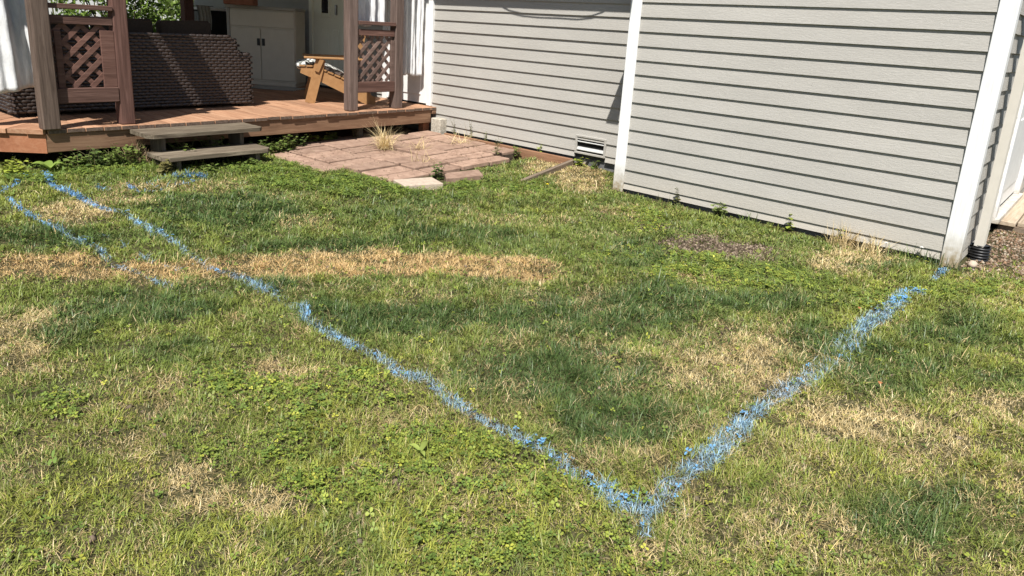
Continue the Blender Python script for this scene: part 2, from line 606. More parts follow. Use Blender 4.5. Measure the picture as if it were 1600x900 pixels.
# --- long wall behind, also the back wall of the porch
wB = MB().box(XB, XB + .12, YL - .02, 13.0, .165, 2.54).build('long_wall', MAT['sheath'], house)
VY0, VY1, VZ0, VZ1 = 3.985, 4.378, .205, .405
siding(wB, 0, -1, XB, YL - .01, 13.0, courses(.165, 2.4), MAT['siding_x'],
       gaps=[(VY0, VY1, VZ0, VZ1 - .06), (6.655, 7.62, .4, 2.5), (8.46, 9.33, .4, 2.5)])
# --- dark base strip under the boards
MB().box(XA + .012, XA + .10, YR + .01, YL - .02, -.10, .032).build('foundation', MAT['foundation'], house)
MB().box(XA + .13, 11.4, YR + .012, YR + .10, -.10, .032).build('foundation', MAT['foundation'], house)
MB().box(XB + .012, XB + .10, YL - .01, 13.0, -.10, .168).build('foundation', MAT['foundation'], house)


def corner_board(x, y, sy):
    c = MB()
    c.box(x - .036, x - .018, min(y, y - sy * .112), max(y, y - sy * .112), .005, 2.53, b=.003)
    o = c.build('corner_board', MAT['trim'], house)
    MB().box(x - .018, x + .072, min(y, y - sy * .018), max(y, y - sy * .018), .005, 2.53, b=.003).build('edge_strip', MAT['trim'], o)
    return o


tag(corner_board(XA, YR - .032, -1), 'white corner board at the right end of the wing')
tag(corner_board(XA, YL + .020, 1), 'white corner board at the left end of the wing')

# --- roof: one slope, eave over both walls (the edge shades the top of the long wall)
EX, EZ = XB - .505, 2.545
rf = MB().add([(EX, .30, EZ), (EX, 7.0, EZ), (11.5, 7.0, EZ + 2.0), (11.5, .30, EZ + 2.0),
               (EX, .30, EZ + .16), (EX, 7.0, EZ + .16), (11.5, 7.0, EZ + 2.16), (11.5, .30, EZ + 2.16)],
              [(0, 1, 2, 3), (4, 7, 6, 5), (0, 4, 5, 1), (1, 5, 6, 2), (2, 6, 7, 3), (3, 7, 4, 0)]).build('roof', MAT['roof'], house)
MB().box(EX - .02, EX - .002, .30, 7.0, EZ - .01, EZ + .15).build('fascia', MAT['trim'], rf)
# unseen plate added at the wing corner, cut to cast the wedge of shade
MB().prism([(5.354, 3.385), (5.685, 3.552), (5.685, 3.572), (5.354, 3.532)], 1.915, 1.935).build('shade_plate', MAT['trim'], house)

# --- crawl-space vent
ve = MB()
ve.box(XB - .034, XB - .012, VY0, VY1, VZ1 - .022, VZ1, b=.003)
ve.box(XB - .034, XB - .012, VY0, VY1, VZ0, VZ0 + .022, b=.003)
ve.box(XB - .034, XB - .012, VY0, VY0 + .024, VZ0 + .022, VZ1 - .022, b=.003)
ve.box(XB - .034, XB - .012, VY1 - .024, VY1, VZ0 + .022, VZ1 - .022, b=.003)
vent = ve.build('vent', MAT['siding_x'], house)
tag(vent, 'crawl space vent with open louvres low on the wall')
MB().box(XB - .006, XB + .02, VY0 + .02, VY1 - .02, VZ0 + .01, VZ1 - .01).build('opening', MAT['void'], vent)
for zc, tilt in ((VZ1 - .066, .008), (VZ0 + .060, .030)):
    MB().add([(XB - .030, VY0 + .026, zc - tilt / 2), (XB - .030, VY1 - .026, zc - tilt / 2), (XB - .012, VY1 - .026, zc + tilt / 2), (XB - .012, VY0 + .026, zc + tilt / 2),
              (XB - .026, VY0 + .026, zc - tilt / 2 - .006), (XB - .026, VY1 - .026, zc - tilt / 2 - .006), (XB - .008, VY1 - .026, zc + tilt / 2 - .006), (XB - .008, VY0 + .026, zc + tilt / 2 - .006)],
             [(0, 1, 2, 3), (7, 6, 5, 4), (0, 4, 5, 1), (1, 5, 6, 2), (2, 6, 7, 3), (3, 7, 4, 0)]).build('louvre', MAT['louvre'], vent)

# --- downspout on the side wall, with ribs and a strap
ds = MB()
prof = []
for k, (a, b_) in enumerate([(-.045, -.03), (-.030, -.034), (-.022, -.027), (-.010, -.034), (.010, -.034), (.022, -.027), (.030, -.034), (.045, -.03), (.045, .03), (-.045, .03)]):
    prof.append((6.135 + a, .615 + b_))
ds.prism(prof, .10, 2.7)
dso = ds.build('downspout', MAT['downspout'], house)
tag(dso, 'beige ribbed downspout beside the white corner board')
MB().box(6.084, 6.186, .574, .590, 1.90, 1.93).build('strap', MAT['downspout'], dso)

# --- side door in the wing's right wall
sd = MB().box(7.30, 8.74, YR - .006, YR + .05, .16, 2.2).build('door', MAT['white'], house)
tag(sd, 'white door in the side wall beyond the downspout')
for (a, b_) in ((7.18, 7.30), (8.74, 8.86)):
    MB().box(a, b_, YR - .045, YR + .02, .13, 2.3, b=.004).build('casing', MAT['trim'], sd)
MB().box(7.18, 8.86, YR - .075, YR + .02, .085, .13, b=.004).build('threshold', MAT['trim'], sd)
for (a, b_, c, d) in ((7.42, 8.62, .30, .95), (7.42, 8.62, 1.10, 2.05)):
    MB().box(a, b_, YR - .018, YR - .004, c, d, b=.005).build('panel', MAT['white'], sd)
MB().tube([(8.55, YR - .005, 1.02), (8.55, YR - .06, 1.02), (8.47, YR - .075, 1.02)], .014).build('handle', MAT['metal'], sd, True)

# --- porch doors in the long wall
# storm door just left of where the deck meets the wall
st = MB().box(XB - .030, XB + .03, 6.735, 7.54, .46, 2.42).build('door', MAT['white'], house)
tag(st, 'white storm door behind the right-hand curtain')
MB().box(XB - .055, XB + .02, 6.655, 6.735, .440, 2.48, b=.004).build('casing', MAT['trim'], st)
MB().box(XB - .055, XB + .02, 7.54, 7.62, .440, 2.48, b=.004).build('casing', MAT['trim'], st)
MB().box(XB - .042, XB - .028, 6.86, 7.42, .56, .95, b=.006).build('panel', MAT['white'], st)
MB().box(XB - .038, XB - .028, 6.86, 7.42, 1.10, 2.25, b=.004).build('pane', MAT['glass_dark'], st)
# entry door behind the tan chair
ed = MB().box(XB - .028, XB + .03, 8.54, 9.25, .47, 2.42).build('door', MAT['doorpaint'], house)
tag(ed, 'pale entry door with a narrow glass light')
MB().box(XB - .055, XB + .02, 8.46, 8.54, .440, 2.48, b=.004).build('casing', MAT['doorpaint'], ed)
MB().box(XB - .055, XB + .02, 9.25, 9.33, .440, 2.48, b=.004).build('casing', MAT['doorpaint'], ed)
MB().box(XB - .034, XB - .026, 8.86, 9.03, 1.50, 2.25).build('pane', MAT['glass_dark'], ed)
pf = MB()
for (a, b_, c, d) in ((8.83, 8.86, 1.47, 2.28), (9.03, 9.06, 1.47, 2.28), (8.83, 9.06, 1.44, 1.47)):
    pf.box(XB - .044, XB - .026, a, b_, c, d, b=.003)
pf.build('pane_frame', MAT['doorpaint'], ed)
MB().box(XB - .038, XB - .026, 8.86, 9.03, .62, 1.28, b=.008).build('panel', MAT['doorpaint'], ed)
MB().box(XB - .038, XB - .026, 8.62, 8.76, .62, 1.28, b=.008).build('panel', MAT['doorpaint'], ed)
MB().box(XB - .062, XB - .026, 8.655, 8.68, 1.48, 1.62, b=.006).build('handle', MAT['metal'], ed)

# black corrugated drain pipe under the downspout
dp = MB()
pts, rad = [], []
for k in range(25):
    z = -.02 + .13 * k / 24
    pts.append((6.135, .605, z))
    rad.append(.062 + (.007 if (k // 2) % 2 == 0 else -.004))
dp.tube(pts, rad, n=20, cap=False)
dp.tube([(6.135, .605, .112), (6.135, .605, .113)], .05, n=20)
tag(dp.build('drain_pipe', MAT['black'], None, True), 'black corrugated drain pipe at the foot of the downspout', 'pipe')

# cable under the eave (only its shadow is in the picture)
cb = MB()
sh = [(5.60, 1.66), (5.45, 1.60), (5.25, 1.565), (5.00, 1.555), (4.75, 1.56), (4.50, 1.555), (4.32, 1.58), (4.20, 1.625), (4.10, 1.68)]
cb.tube([(XB - .48, y - .48 * .62, z + .48 * 1.72) for y, z in sh], .007, n=6)
tag(cb.build('cable', MAT['cable'], None, True), 'black cable sagging under the eave of the long wall', 'cable')

# ================================================================== DECK
ZD, YD = .435, 6.58
deck = empty('deck', (0, 0, 0))
tag(deck, 'low red-stained cedar deck against the house wall', 'deck')


def ends(o):
    o.data.materials.append(MAT['endgrain'])
    for p in o.data.polygons:
        if p.normal.y < -.9:
            p.material_index = 1


x = 1.835
W = .140
k = 0
while x < 6.12:
    x1 = min(x + W - .005, 6.128)
    j = random.uniform(-.006, .010)
    dz = random.uniform(-.003, .002)
    _o = MB().box(x, x1, YD - .022 + j, 12.6, ZD - .036 + dz, ZD + dz, b=.003).build('deck_board', MAT['deck_y'], deck)
    ends(_o)
    x += W
    k += 1
# the angled corner at the left: boards run square to the angled edge
C0 = Vector((1.815, YD))
e = Vector((-math.cos(R(43)), math.sin(R(43))))     # along the angled edge, going left and back
nrm = Vector((math.sin(R(43)), math.cos(R(43))))    # into the deck


def clip(poly, p, n):
    out = []
    for i in range(len(poly)):
        a, b_ = poly[i], poly[(i + 1) % len(poly)]
        da, db = (a - p).dot(n), (b_ - p).dot(n)
        if da >= 0: out.append(a)
        if (da >= 0) != (db >= 0): out.append(a + (b_ - a) * (da / (da - db)))
    return out


for k in range(-22, 16):
    a = C0 + e * (k * W) - nrm * (.02 + random.uniform(-.006, .012))
    poly = [a, a + e * (W - .005), a + e * (W - .005) + nrm * 5.6, a + nrm * 5.6]
    poly = clip(poly, Vector((1.829, 0)), Vector((-1, 0)))
    poly = clip(poly, Vector((0, 12.5)), Vector((0, -1)))
    poly = clip(poly, C0 - nrm * .035, nrm)
    if len(poly) >= 3:
        area = abs(sum(poly[i].x * poly[(i + 1) % len(poly)].y - poly[(i + 1) % len(poly)].x * poly[i].y for i in range(len(poly)))) / 2
        if area > .004:
            dz = random.uniform(-.003, .002)
            MB().prism([(p.x, p.y) for p in poly], ZD - .036 + dz, ZD + dz).build('deck_board', MAT['deck_d'], deck)
MB().box(C0.x + .002, 6.05, YD, YD + .038, .245, ZD - .038, b=.003).build('rim_board', MAT['rim_x'], deck)
b0 = C0 - e * .004
b1 = C0 + e * 2.6
o = MB().prism([(b0.x, b0.y), (b1.x, b1.y), (b1.x + nrm.x * .038, b1.y + nrm.y * .038), (b0.x + nrm.x * .038, b0.y + nrm.y * .038)], .240, ZD - .040).build('rim_board', MAT['rim_o'], deck)
tag(o, 'orange-stained angled rim board')
MB().box(5.965, 6.06, YD + .04, YD + .13, .05, ZD - .038).build('support_post', MAT['rim_o'], deck)
MB().box(6.06, 6.128, YD - .015, YD + .035, ZD - .085, ZD - .042, b=.006).build('ledger_block', MAT['rim_x'], deck)
for xx in (2.2, 3.3, 4.2, 5.08):
    MB().box(xx, xx + .09, YD + .22, YD + .31, .02, ZD - .04).build('support_post', MAT['stringer'], deck)
for yy in (7.4, 8.8, 10.2, 11.6):
    MB().box(1.0, 6.1, yy, yy + .04, .20, ZD - .038).build('joist', MAT['stringer'], deck)
# concrete pier block where deck and wall meet
tag(MB().box(6.02, 6.138, 6.375, 6.545, .10, .312, b=.008).build('pier_block', MAT['concrete']), 'rough pale concrete pier block between deck corner and wall', 'concrete block')

# ---- steps up to the deck
st = empty('deck_steps', (0, 0, 0))
tag(st, 'two grey weathered wooden steps up to the deck', 'steps')


def tread(x0, x1, y0, y1, zt, parent):
    c = .045
    ym = (y0 + y1) / 2
    a = MB().prism([(x0 + c, y0), (x1 - c, y0), (x1, y0 + c), (x1, ym - .003), (x0, ym - .003), (x0, y0 + c)], zt - .034, zt)
    a.build('tread', MAT['tread'], parent)
    MB().prism([(x0, ym + .003), (x1, ym + .003), (x1, y1), (x0, y1)], zt - .036, zt - .002).build('tread', MAT['tread'], parent)


tread(2.455, 3.52, 6.16, 6.545, .402, st)
tread(2.475, 3.46, 5.925, 6.27, .242, st)
for xx in (2.60, 3.33):
    MB().prism([(xx, 5.99), (xx + .04, 5.99), (xx + .04, 6.27), (xx, 6.27)], .06, .20).build('stringer', MAT['stringer'], st)
    MB().prism([(xx + .002, 6.271), (xx + .038, 6.271), (xx + .038, 6.50), (xx + .002, 6.50)], .06, .360).build('stringer', MAT['stringer'], st)

# ---- posts
PW = .118
posts = [(1.800, 6.535, .128, 'post_grey', 'grey weathered porch post at the deck corner, nearest the white curtain on the left'),
         (2.415, 6.60, PW, 'post_red', 'red-brown porch post standing beside the wooden steps'),
         (4.845, 6.62, PW, 'post', 'weathered porch post in front of the tan chair'),
         (5.500, 6.62, PW, 'post', 'porch post nearest the house wall, right of the small lattice')]
for (px, py, w, mname, lab) in posts:
    o = MB().box(px, px + w, py, py + w, ZD + .001, 2.62, b=.008).build('porch_post', MAT[mname])
    tag(o, lab, 'post', 'porch posts along the deck edge')


def lattice(x0, x1, yf, lab, red, boards):
    """panel between two posts: cap, rails, framed crossed strips"""
    root = empty('lattice_panel', ((x0 + x1) / 2, yf, ZD))
    root.rotation_euler = (0, 0, 0)
    tag(root, lab, 'lattice panel', 'lattice panels between the porch posts')
    cx = (x0 + x1) / 2
    ma = MAT['lattice_red'] if red else MAT['lattice']

    def bx(name, a0, a1, b0, b1, c0, c1, mat, bev=.004):
        return MB().box(a0 - cx, a1 - cx, b0 - yf, b1 - yf, c0 - ZD, c1 - ZD, b=bev).build(name, mat, root)
    bx('cap_rail', x0, x1, yf - .015, yf + .13, 1.395, 1.435, MAT['rail_x'])
    bx('top_rail', x0, x1, yf + .01, yf + .05, 1.275, 1.345, MAT['rail_x'])
    bx('bottom_rail', x0, x1, yf - .005, yf + .035, .640, .762, MAT['rail_x'])
    zl0, zl1 = .764, 1.273
    la, lb = x0 + boards[0], x1 - boards[2]
    bx('frame_strip', la, la + boards[1], yf + .012, yf + .030, zl0, zl1 - .05, ma, .002)
    bx('frame_strip', lb - boards[3], lb, yf + .010, yf + .030, zl0, zl1 - .04, ma, .002)
    # crossed strips in two layers
    L0, L1 = x0 + .01, x1 - .01
    wd, pitch = .038, .138
    for layer, s in ((0, 1), (1, -1)):
        yy = yf + .036 + layer * .009
        n = -12
        while n < 14:
            c = n * pitch
            # line: (x-L0) * s - (z-zl0) = c, clipped to the frame
            P = []
            for xx in (L0, L1):
                z = zl0 + (xx - L0) * s - c if s > 0 else zl0 + (L1 - xx) - c
                if zl0 <= z <= zl1: P.append((xx, z))
            for z in (zl0, zl1):
                xx = L0 + (z - zl0 + c) if s > 0 else L1 - (z - zl0 + c)
                if L0 < xx < L1: P.append((xx, z))
            n += 1
            if len(P) < 2: continue
            P = sorted(set((round(a, 4), round(b_, 4)) for a, b_ in P))
            (xa, za), (xb, zb) = P[0], P[-1]
            if math.hypot(xb - xa, zb - za) < .05: continue
            MB().beam((xa - cx, yy - yf, za - ZD), (xb - cx, yy - yf, zb - ZD), .008, wd, up=(0, 0, 1)).build('lattice_strip', ma, root)


lattice(1.930, 2.413, 6.60, 'lattice panel with wide side boards by the steps, left pair of posts', True, (.035, .05, .0, .105))
lattice(4.965, 5.498, 6.63, 'grey-brown lattice panel between the two right-hand posts', False, (.0, .0, .0, .05))

# ---- porch roof and its rear post, above the picture; keeps the back of the deck in shade
pr = MB().box(.3, 6.10, 7.02, 12.9, 2.55, 2.62).box(1.10, 2.18, 6.28, 7.019, 2.552, 2.618).box(2.33, 2.60, 6.45, 7.019, 2.552, 2.618).build('porch_roof', MAT['porch_ceiling'])
tag(pr, 'flat porch roof shading the back of the deck', 'roof')
tag(MB().box(4.86, 5.00, 10.6, 10.74, ZD + .001, 2.549, b=.006).build('porch_post', MAT['post_red']), 'dark porch post at the back of the deck beside the hanging towel', 'post', 'porch posts along the deck edge')


# ---- curtains
def curtain(x0, x1, y, zb, zt, folds, depth, lab, skew=0.0, curl=0.0, taper=0.0):
    nx_, nz_ = 90, 46
    ph = [random.uniform(0, 6.28) for _ in range(6)]
    V, F = [], []
    for j in range(nz_ + 1):
        t = j / nz_
        for i in range(nx_ + 1):
            s = i / nx_
            wv = math.sin(s * folds * 6.283 + ph[0] + .9 * math.sin(t * 3 + ph[1]))
            wv += .45 * math.sin(s * folds * 2.3 * 6.283 + ph[2] + 2.2 * t)
            wv += .22 * math.sin(s * 31 + t * 9 + ph[3]) + .12 * math.sin(t * 40 + s * 17 + ph[4])
            xx = x0 + (x1 - x0) * (s * (1 - taper * (1 - t)) + taper * .5 * (1 - t)) + skew * (1 - t)
            zz = zb + (zt - zb) * t + (.018 * math.sin(s * 7 + ph[5]) + .02 * s) * (1 - t)
            V.append((xx, y + depth * wv + curl * s * s, zz))
    for j in range(nz_):
        for i in range(nx_):
            a = j * (nx_ + 1) + i
            F.append((a, a + 1, a + nx_ + 2, a + nx_ + 1))
    o = MB().add(V, F).build('curtain', MAT['cloth'], None, True)
    md = o.modifiers.new('thickness', 'SOLIDIFY')
    md.thickness = .004
    tag(o, lab, 'curtain', 'white curtains on the porch')


curtain(1.22, 1.93, 6.86, .70, 2.5, 3.2, .035, 'long white curtain hanging at the left edge over the wicker sofa', 0, .10)
curtain(5.10, 5.50, 6.83, 1.38, 2.5, 2.6, .022, 'short piece of white curtain showing above the right lattice panel')
curtain(5.70, 6.125, 6.80, .80, 2.5, 3.0, .030, 'white curtain hanging free between the last post and the house wall', -.03, 0, .12)

# ---- adirondack chairs
def adirondack(loc, rz, mat, lab, group):
    root = empty('adirondack_chair', loc, rz)
    tag(root, lab, 'chair', group)
    w = .56
    for y in (0, w):
        MB().beam((.03, y, 0), (.165, y, .525), .022, .115, up=(1, 0, 0)).build('front_leg', mat, root)
        yy = y + (.024 if y == 0 else -.024)
        MB().add([(-.075, yy - .011, .355), (-.075, yy + .011, .355), (-.06, yy + .011, .425), (-.06, yy - .011, .425),
                  (.12, yy - .011, .415), (.12, yy + .011, .415), (.42, yy - .011, .285), (.42, yy + .011, .285), (.82, yy - .011, .085), (.82, yy + .011, .085),
                  (.82, yy - .011, 0.0), (.82, yy + .011, 0.0), (.70, yy - .011, 0.0), (.70, yy + .011, 0.0), (.12, yy - .011, .275), (.12, yy + .011, .275)],
                 [(0, 14, 12, 10, 8, 6, 4, 3), (1, 2, 5, 7, 9, 11, 13, 15), (0, 3, 2, 1), (3, 4, 5, 2), (4, 6, 7, 5), (6, 8, 9, 7), (8, 10, 11, 9), (10, 12, 13, 11), (12, 14, 15, 13), (14, 0, 1, 15)]).build('side_rail', mat, root)
        MB().box(-.03, .66, y - .05, y + .05, .53, .552, b=.004).build('arm', mat, root)
        MB().beam((.115, y - (.02 if y == 0 else -.02), .38), (.175, y - (.03 if y == 0 else -.03), .525), .025, .05, up=(1, 0, 0)).build('arm_bracket', mat, root)
        MB().beam((.60, y, .53), (.52, y, .20), .022, .05, up=(1, 0, 0)).build('back_support', mat, root)
    for k in range(7):
        x = -.05 + k * .082
        z = .43 - max(0, x - .1) * .42
        MB().beam((x, -.0, z + .011), (x, w, z + .011), .07, .018, up=(.35 if x > .08 else 0, 0, 1)).build('seat_slat', mat, root)
    for k in range(6):
        y0_ = .035 + k * .082
        top = .78 - .025 * abs(k - 2.5) ** 2 * .5
        yt = w / 2 + (y0_ + .036 - w / 2) * 1.18
        MB().beam((.50, y0_ + .036, .23), (.50 + .40 * top * .95 - .09, yt, .23 + top * .78), .072, .018, up=(-.8, 0, .5)).build('back_slat', mat, root)
    MB().box(.60, .63, .0, w, .50, .55).build('back_rail', mat, root)
    return root


adirondack((4.845, 7.47, ZD), R(-31), MAT['tan'], 'tan wooden lounge chair with slanted legs behind the porch post', 'low wooden lounge chairs on the deck')
adirondack((3.33, 9.55, ZD), R(20), MAT['greychair'], 'grey slat-back lounge chair behind the wicker sofa', 'low wooden lounge chairs on the deck')

# patterned cushions on the tan chair
def cushion(loc, rot, sx, sy, sz, mat, lab, nm='cushion'):
    V, F = [], []
    nu, nv = 20, 12
    for j in range(nv + 1):
        ph = math.pi * j / nv - math.pi / 2
        for i in range(nu):
            th = 2 * math.pi * i / nu
            c, s = math.cos(th), math.sin(th)
            q = .45
            X = math.copysign(abs(c) ** q, c) * math.copysign(abs(math.cos(ph)) ** .6, 1)
            Y = math.copysign(abs(s) ** q, s) * math.copysign(abs(math.cos(ph)) ** .6, 1)
            V.append((X * sx, Y * sy, math.sin(ph) * sz * (1 - .25 * max(abs(X), abs(Y)))))
    for j in range(nv):
        for i in range(nu):
            F.append((j * nu + i, j * nu + (i + 1) % nu, (j + 1) * nu + (i + 1) % nu, (j + 1) * nu + i))
    o = MB().add(V, F).build(nm, mat, None, True)
    o.location = loc
    o.rotation_euler = rot
    tag(o, lab, 'cushion')
    return o


def pattern_mat():
    m_, nt, b = new_mat('grey_floral_print')
    v = coords(nt, (1, 1, 1), False)
    vo = N(nt, 'ShaderNodeTexVoronoi'); vo.inputs['Scale'].default_value = 22
    n = N(nt, 'ShaderNodeTexNoise'); n.inputs['Scale'].default_value = 26; n.inputs['Detail'].default_value = 3; n.inputs['Distortion'].default_value = 3
    nt.links.new(v, vo.inputs['Vector']); nt.links.new(v, n.inputs['Vector'])
    ad = N(nt, 'ShaderNodeMath', operation='MULTIPLY')
    nt.links.new(vo.outputs['Distance'], ad.inputs[0]); nt.links.new(n.outputs['Fac'], ad.inputs[1])
    c = ramp(nt, ad.outputs[0], [(.12, (.75, .74, .70)), (.2, (.55, .55, .53)), (.24, (.10, .11, .10)), (.5, (.16, .17, .16))])
    nt.links.new(c, b.inputs['Base Color'])
    b.inputs['Roughness'].default_value = .9
    return m_


PM = pattern_mat()
cushion((5.21, 7.60, ZD + .405), (0, R(22), R(-31)), .28, .23, .055, PM, 'grey floral seat cushion on the tan chair')
cushion((4.955, 7.73, ZD + .44), (0, R(-6), R(-31)), .085, .26, .062, PM, 'small round-ended floral pillow at the front of the tan chair')

# ---- wicker sofa with its back to the lawn
def sofa():
    root = empty('wicker_sofa', (1.80, 7.33, ZD), R(2.2))
    tag(root, 'dark brown wicker sofa with its back to the lawn', 'sofa')
    Ls, H, D = 2.16, .735, .86
    body = MB()
    body.box(.02, Ls - .02, .02, .20, .03, H - .02)
    body.box(.02, Ls + .13, .02, D, .03, .38)
    body.box(Ls - .02, Ls + .13, .02, D, .38, .55)
    body.box(.02, .16, .20, D, .38, .60)
    body.build('frame', MAT['rattan_dark'], root)
    for fx in (.08, 1.1, Ls + .05):
        for fy in (.08, D - .08):
            MB().box(fx - .03, fx + .03, fy - .03, fy + .03, 0, .035).build('foot', MAT['rattan_dark'], root)
    # woven strands: long lozenges in staggered rows, real geometry on all visible faces
    V, F = [], []

    def strand(org, du, dv, dn):
        """a lens-shaped strand: half-axes du, dv, bulge dn"""
        n = len(V)
        org, du, dv, dn = Vector(org), Vector(du), Vector(dv), Vector(dn)
        for (a, b_, c) in ((-1, -.55, 0), (-1, .55, 0), (-.55, -1, .35), (-.55, 1, .35), (.55, -1, .35), (.55, 1, .35), (1, -.55, 0), (1, .55, 0),
                           (-.6, -.45, 1), (-.6, .45, 1), (.6, -.45, 1), (.6, .45, 1)):
            V.append(tuple(org + du * a + dv * b_ + dn * c))
        for f in ((0, 2, 8), (0, 8, 9, 1), (1, 9, 3), (2, 4, 10, 8), (8, 10, 11, 9), (9, 11, 5, 3), (4, 6, 10), (6, 7, 11, 10), (7, 5, 11)):
            F.append(tuple(n + q for q in f))
    su, sv = .074, .0305
    rows = int(H / sv)
    for r_ in range(rows):
        z = .035 + (r_ + .5) * sv
        xmax = Ls if z > .57 else Ls + .15
        # rounded top right corner
        if z > H - .07: xmax = Ls - (.07 - math.sqrt(max(0, .07 ** 2 - (z - (H - .07)) ** 2)))
        nx_ = int(xmax / su)
        for c in range(nx_ + 1):
            u = (c + (.5 if r_ % 2 else 0)) * su
            if u > xmax: continue
            jit = random.uniform(-.0015, .0015)
            strand((u, .012 + jit, z + jit), (su * .56, 0, 0), (0, 0, sv * .50), (0, -.012, 0))
        # left end face
        ymax = .20 if z > .62 else D
        for c in range(int(ymax / su) + 1):
            u = (c + (.5 if r_ % 2 else 0)) * su
            if u > ymax: continue
            strand((.012, u, z), (0, su * .56, 0), (0, 0, sv * .50), (-.012, 0, 0))
        for c in range(int(ymax / su) + 1):
            u = (c + (.5 if r_ % 2 else 0)) * su
            if u > ymax: continue
            strand((xmax - .012, u, z), (0, su * .56, 0), (0, 0, sv * .50), (.012, 0, 0))
    for c in range(int(Ls / su)):
        for r_ in range(7):
            strand(((c + (.5 if r_ % 2 else 0)) * su, .01 + r_ * sv, H - .012), (su * .56, 0, 0), (0, sv * .5, 0), (0, 0, .012))
    for r_ in range(24):
        for c in range(2):
            strand((Ls + .02 + (c + (.5 if r_ % 2 else 0)) * su * .9, .01 + r_ * sv, .555), (su * .5, 0, 0), (0, sv * .5, 0), (0, 0, .012))
    wv = MB().add(V, F).build('weave', MAT['rattan'], root, True)
    wv['kind'] = 'stuff'
    # seat and back cushions
    for k in range(3):
        MB().box(.20 + k * .66, .84 + k * .66, .22, D - .02, .385, .50, b=.03).build('seat_cushion', MAT['cushion'], root, True)
    for (a, b_, h) in ((.25, .80, .825), (.84, 1.40, .845), (1.47, 2.02, .83)):
        MB().box(a, b_, .215, .36, .505, h, b=.03, M=Matrix.Rotation(R(-2), 4, 'Y')).build('back_cushion', MAT['cushion'], root, True)


sofa()

# ---- resin cabinet against the porch wall, turned slightly
cab = empty('storage_cabinet', (5.72, 9.10, ZD), math.atan2(.84, -.54) - math.pi)
tag(cab, 'taupe two-door resin storage cabinet on the porch', 'cabinet')
cw, cd, ch = 1.03, .34, 1.09
# local x runs along the front to the right end, front faces -y
lx0, lx1 = -cw, 0.0
def cb_(name, a0, a1, b0, b1, c0, c1, mat, parent=None, bev=.006):
    return MB().box(a0, a1, b0, b1, c0, c1, b=bev).build(name, mat, parent or cab)
cb_('body', lx0, lx1, .02, cd, .05, ch - .03, MAT['resin'])
cb_('base', lx0 + .01, lx1 - .01, .015, cd - .005, 0, .05, MAT['resin'])
cb_('top', lx0 - .015, lx1 + .015, -.012, cd, ch - .03, ch + .012, MAT['resin_dark'])
cb_('apron', lx0 + .05, lx1 - .01, .0, .02, ch - .27, ch - .05, MAT['resin'])
cb_('corner_strip', lx0, lx0 + .045, -.004, .02, .05, ch - .03, MAT['resin_dark'])
for (a, b_, hx) in ((lx0 + .05, lx0 + .505, lx0 + .455), (lx0 + .515, lx1 - .01, lx0 + .53)):
    d_ = cb_('door', a, b_, .0, .02, .08, ch - .29, MAT['resin'])
    cb_('handle', hx, hx + .045, -.006, .0, .56, .66, MAT['black'], d_, .002)
# things on top of it
pl = empty('planter', (5.20, 9.62, ZD + ch + .013), R(-57))
tag(pl, 'low terracotta planter of dried flowers on top of the cabinet', 'planter')
MB().box(-.22, .22, -.08, .08, 0, .10, b=.012).build('pot', MAT['terracotta'], pl)
sc_ = MB()
for k in range(40):
    a, r_ = random.uniform(0, 6.28), random.uniform(.0, .2)
    sc_.tube([(r_ * math.cos(a), .06 * math.sin(a), .09), (r_ * math.cos(a) * 1.2, .09 * math.sin(a), .09 + random.uniform(.05, .22))], [.004, .009], n=5)
sc_.build('dried_stems', MAT['bark'], pl)
# mat and stone at the cabinet's foot
mt, nt_, b_ = new_mat('striped_mat')
v_ = coords(nt_, (1, 1, 1), False)
wv_ = N(nt_, 'ShaderNodeTexWave'); wv_.inputs['Scale'].default_value = 6; wv_.bands_direction = 'Y'
nt_.links.new(v_, wv_.inputs['Vector'])
nt_.links.new(ramp(nt_, wv_.outputs['Fac'], [(.35, (.20, .21, .20)), (.65, (.50, .50, .47))]), b_.inputs['Base Color'])
b_.inputs['Roughness'].default_value = 1
mo = MB().box(-.36, .36, -.22, .22, 0, .010, b=.004).build('door_mat', mt)
mo.location = (5.38, 9.08, ZD + .001); mo.rotation_euler = (0, 0, R(-57))
tag(mo, 'grey striped mat lying in front of the cabinet', 'mat')


def rock(name, loc, s, mat, lab, cat, seed):
    rr = random.Random(seed)
    V, F = [], []
    nu, nv = 12, 8
    for j in range(nv + 1):
        ph = math.pi * j / nv - math.pi / 2
        for i in range(nu):
            th = 2 * math.pi * i / nu
            k = 1 + rr.uniform(-.12, .12)
            V.append((s[0] * k * math.cos(ph) * math.cos(th), s[1] * k * math.cos(ph) * math.sin(th), s[2] * k * math.sin(ph)))
    for j in range(nv):
        for i in range(nu):
            F.append((j * nu + i, j * nu + (i + 1) % nu, (j + 1) * nu + (i + 1) % nu, (j + 1) * nu + i))
    o = MB().add(V, F).build(name, mat, None, True)
    o.location = loc
    return tag(o, lab, cat)


rock('stone', (5.02, 9.30, ZD + .045), (.09, .07, .05), MAT['stone'], 'grey stone on the deck beside the cabinet', 'stone', 3)
rock('stone', (5.86, .60, .02), (.045, .03, .028), MAT['paver_pale'], 'pale pebble beside the black drain pipe', 'stone', 5)
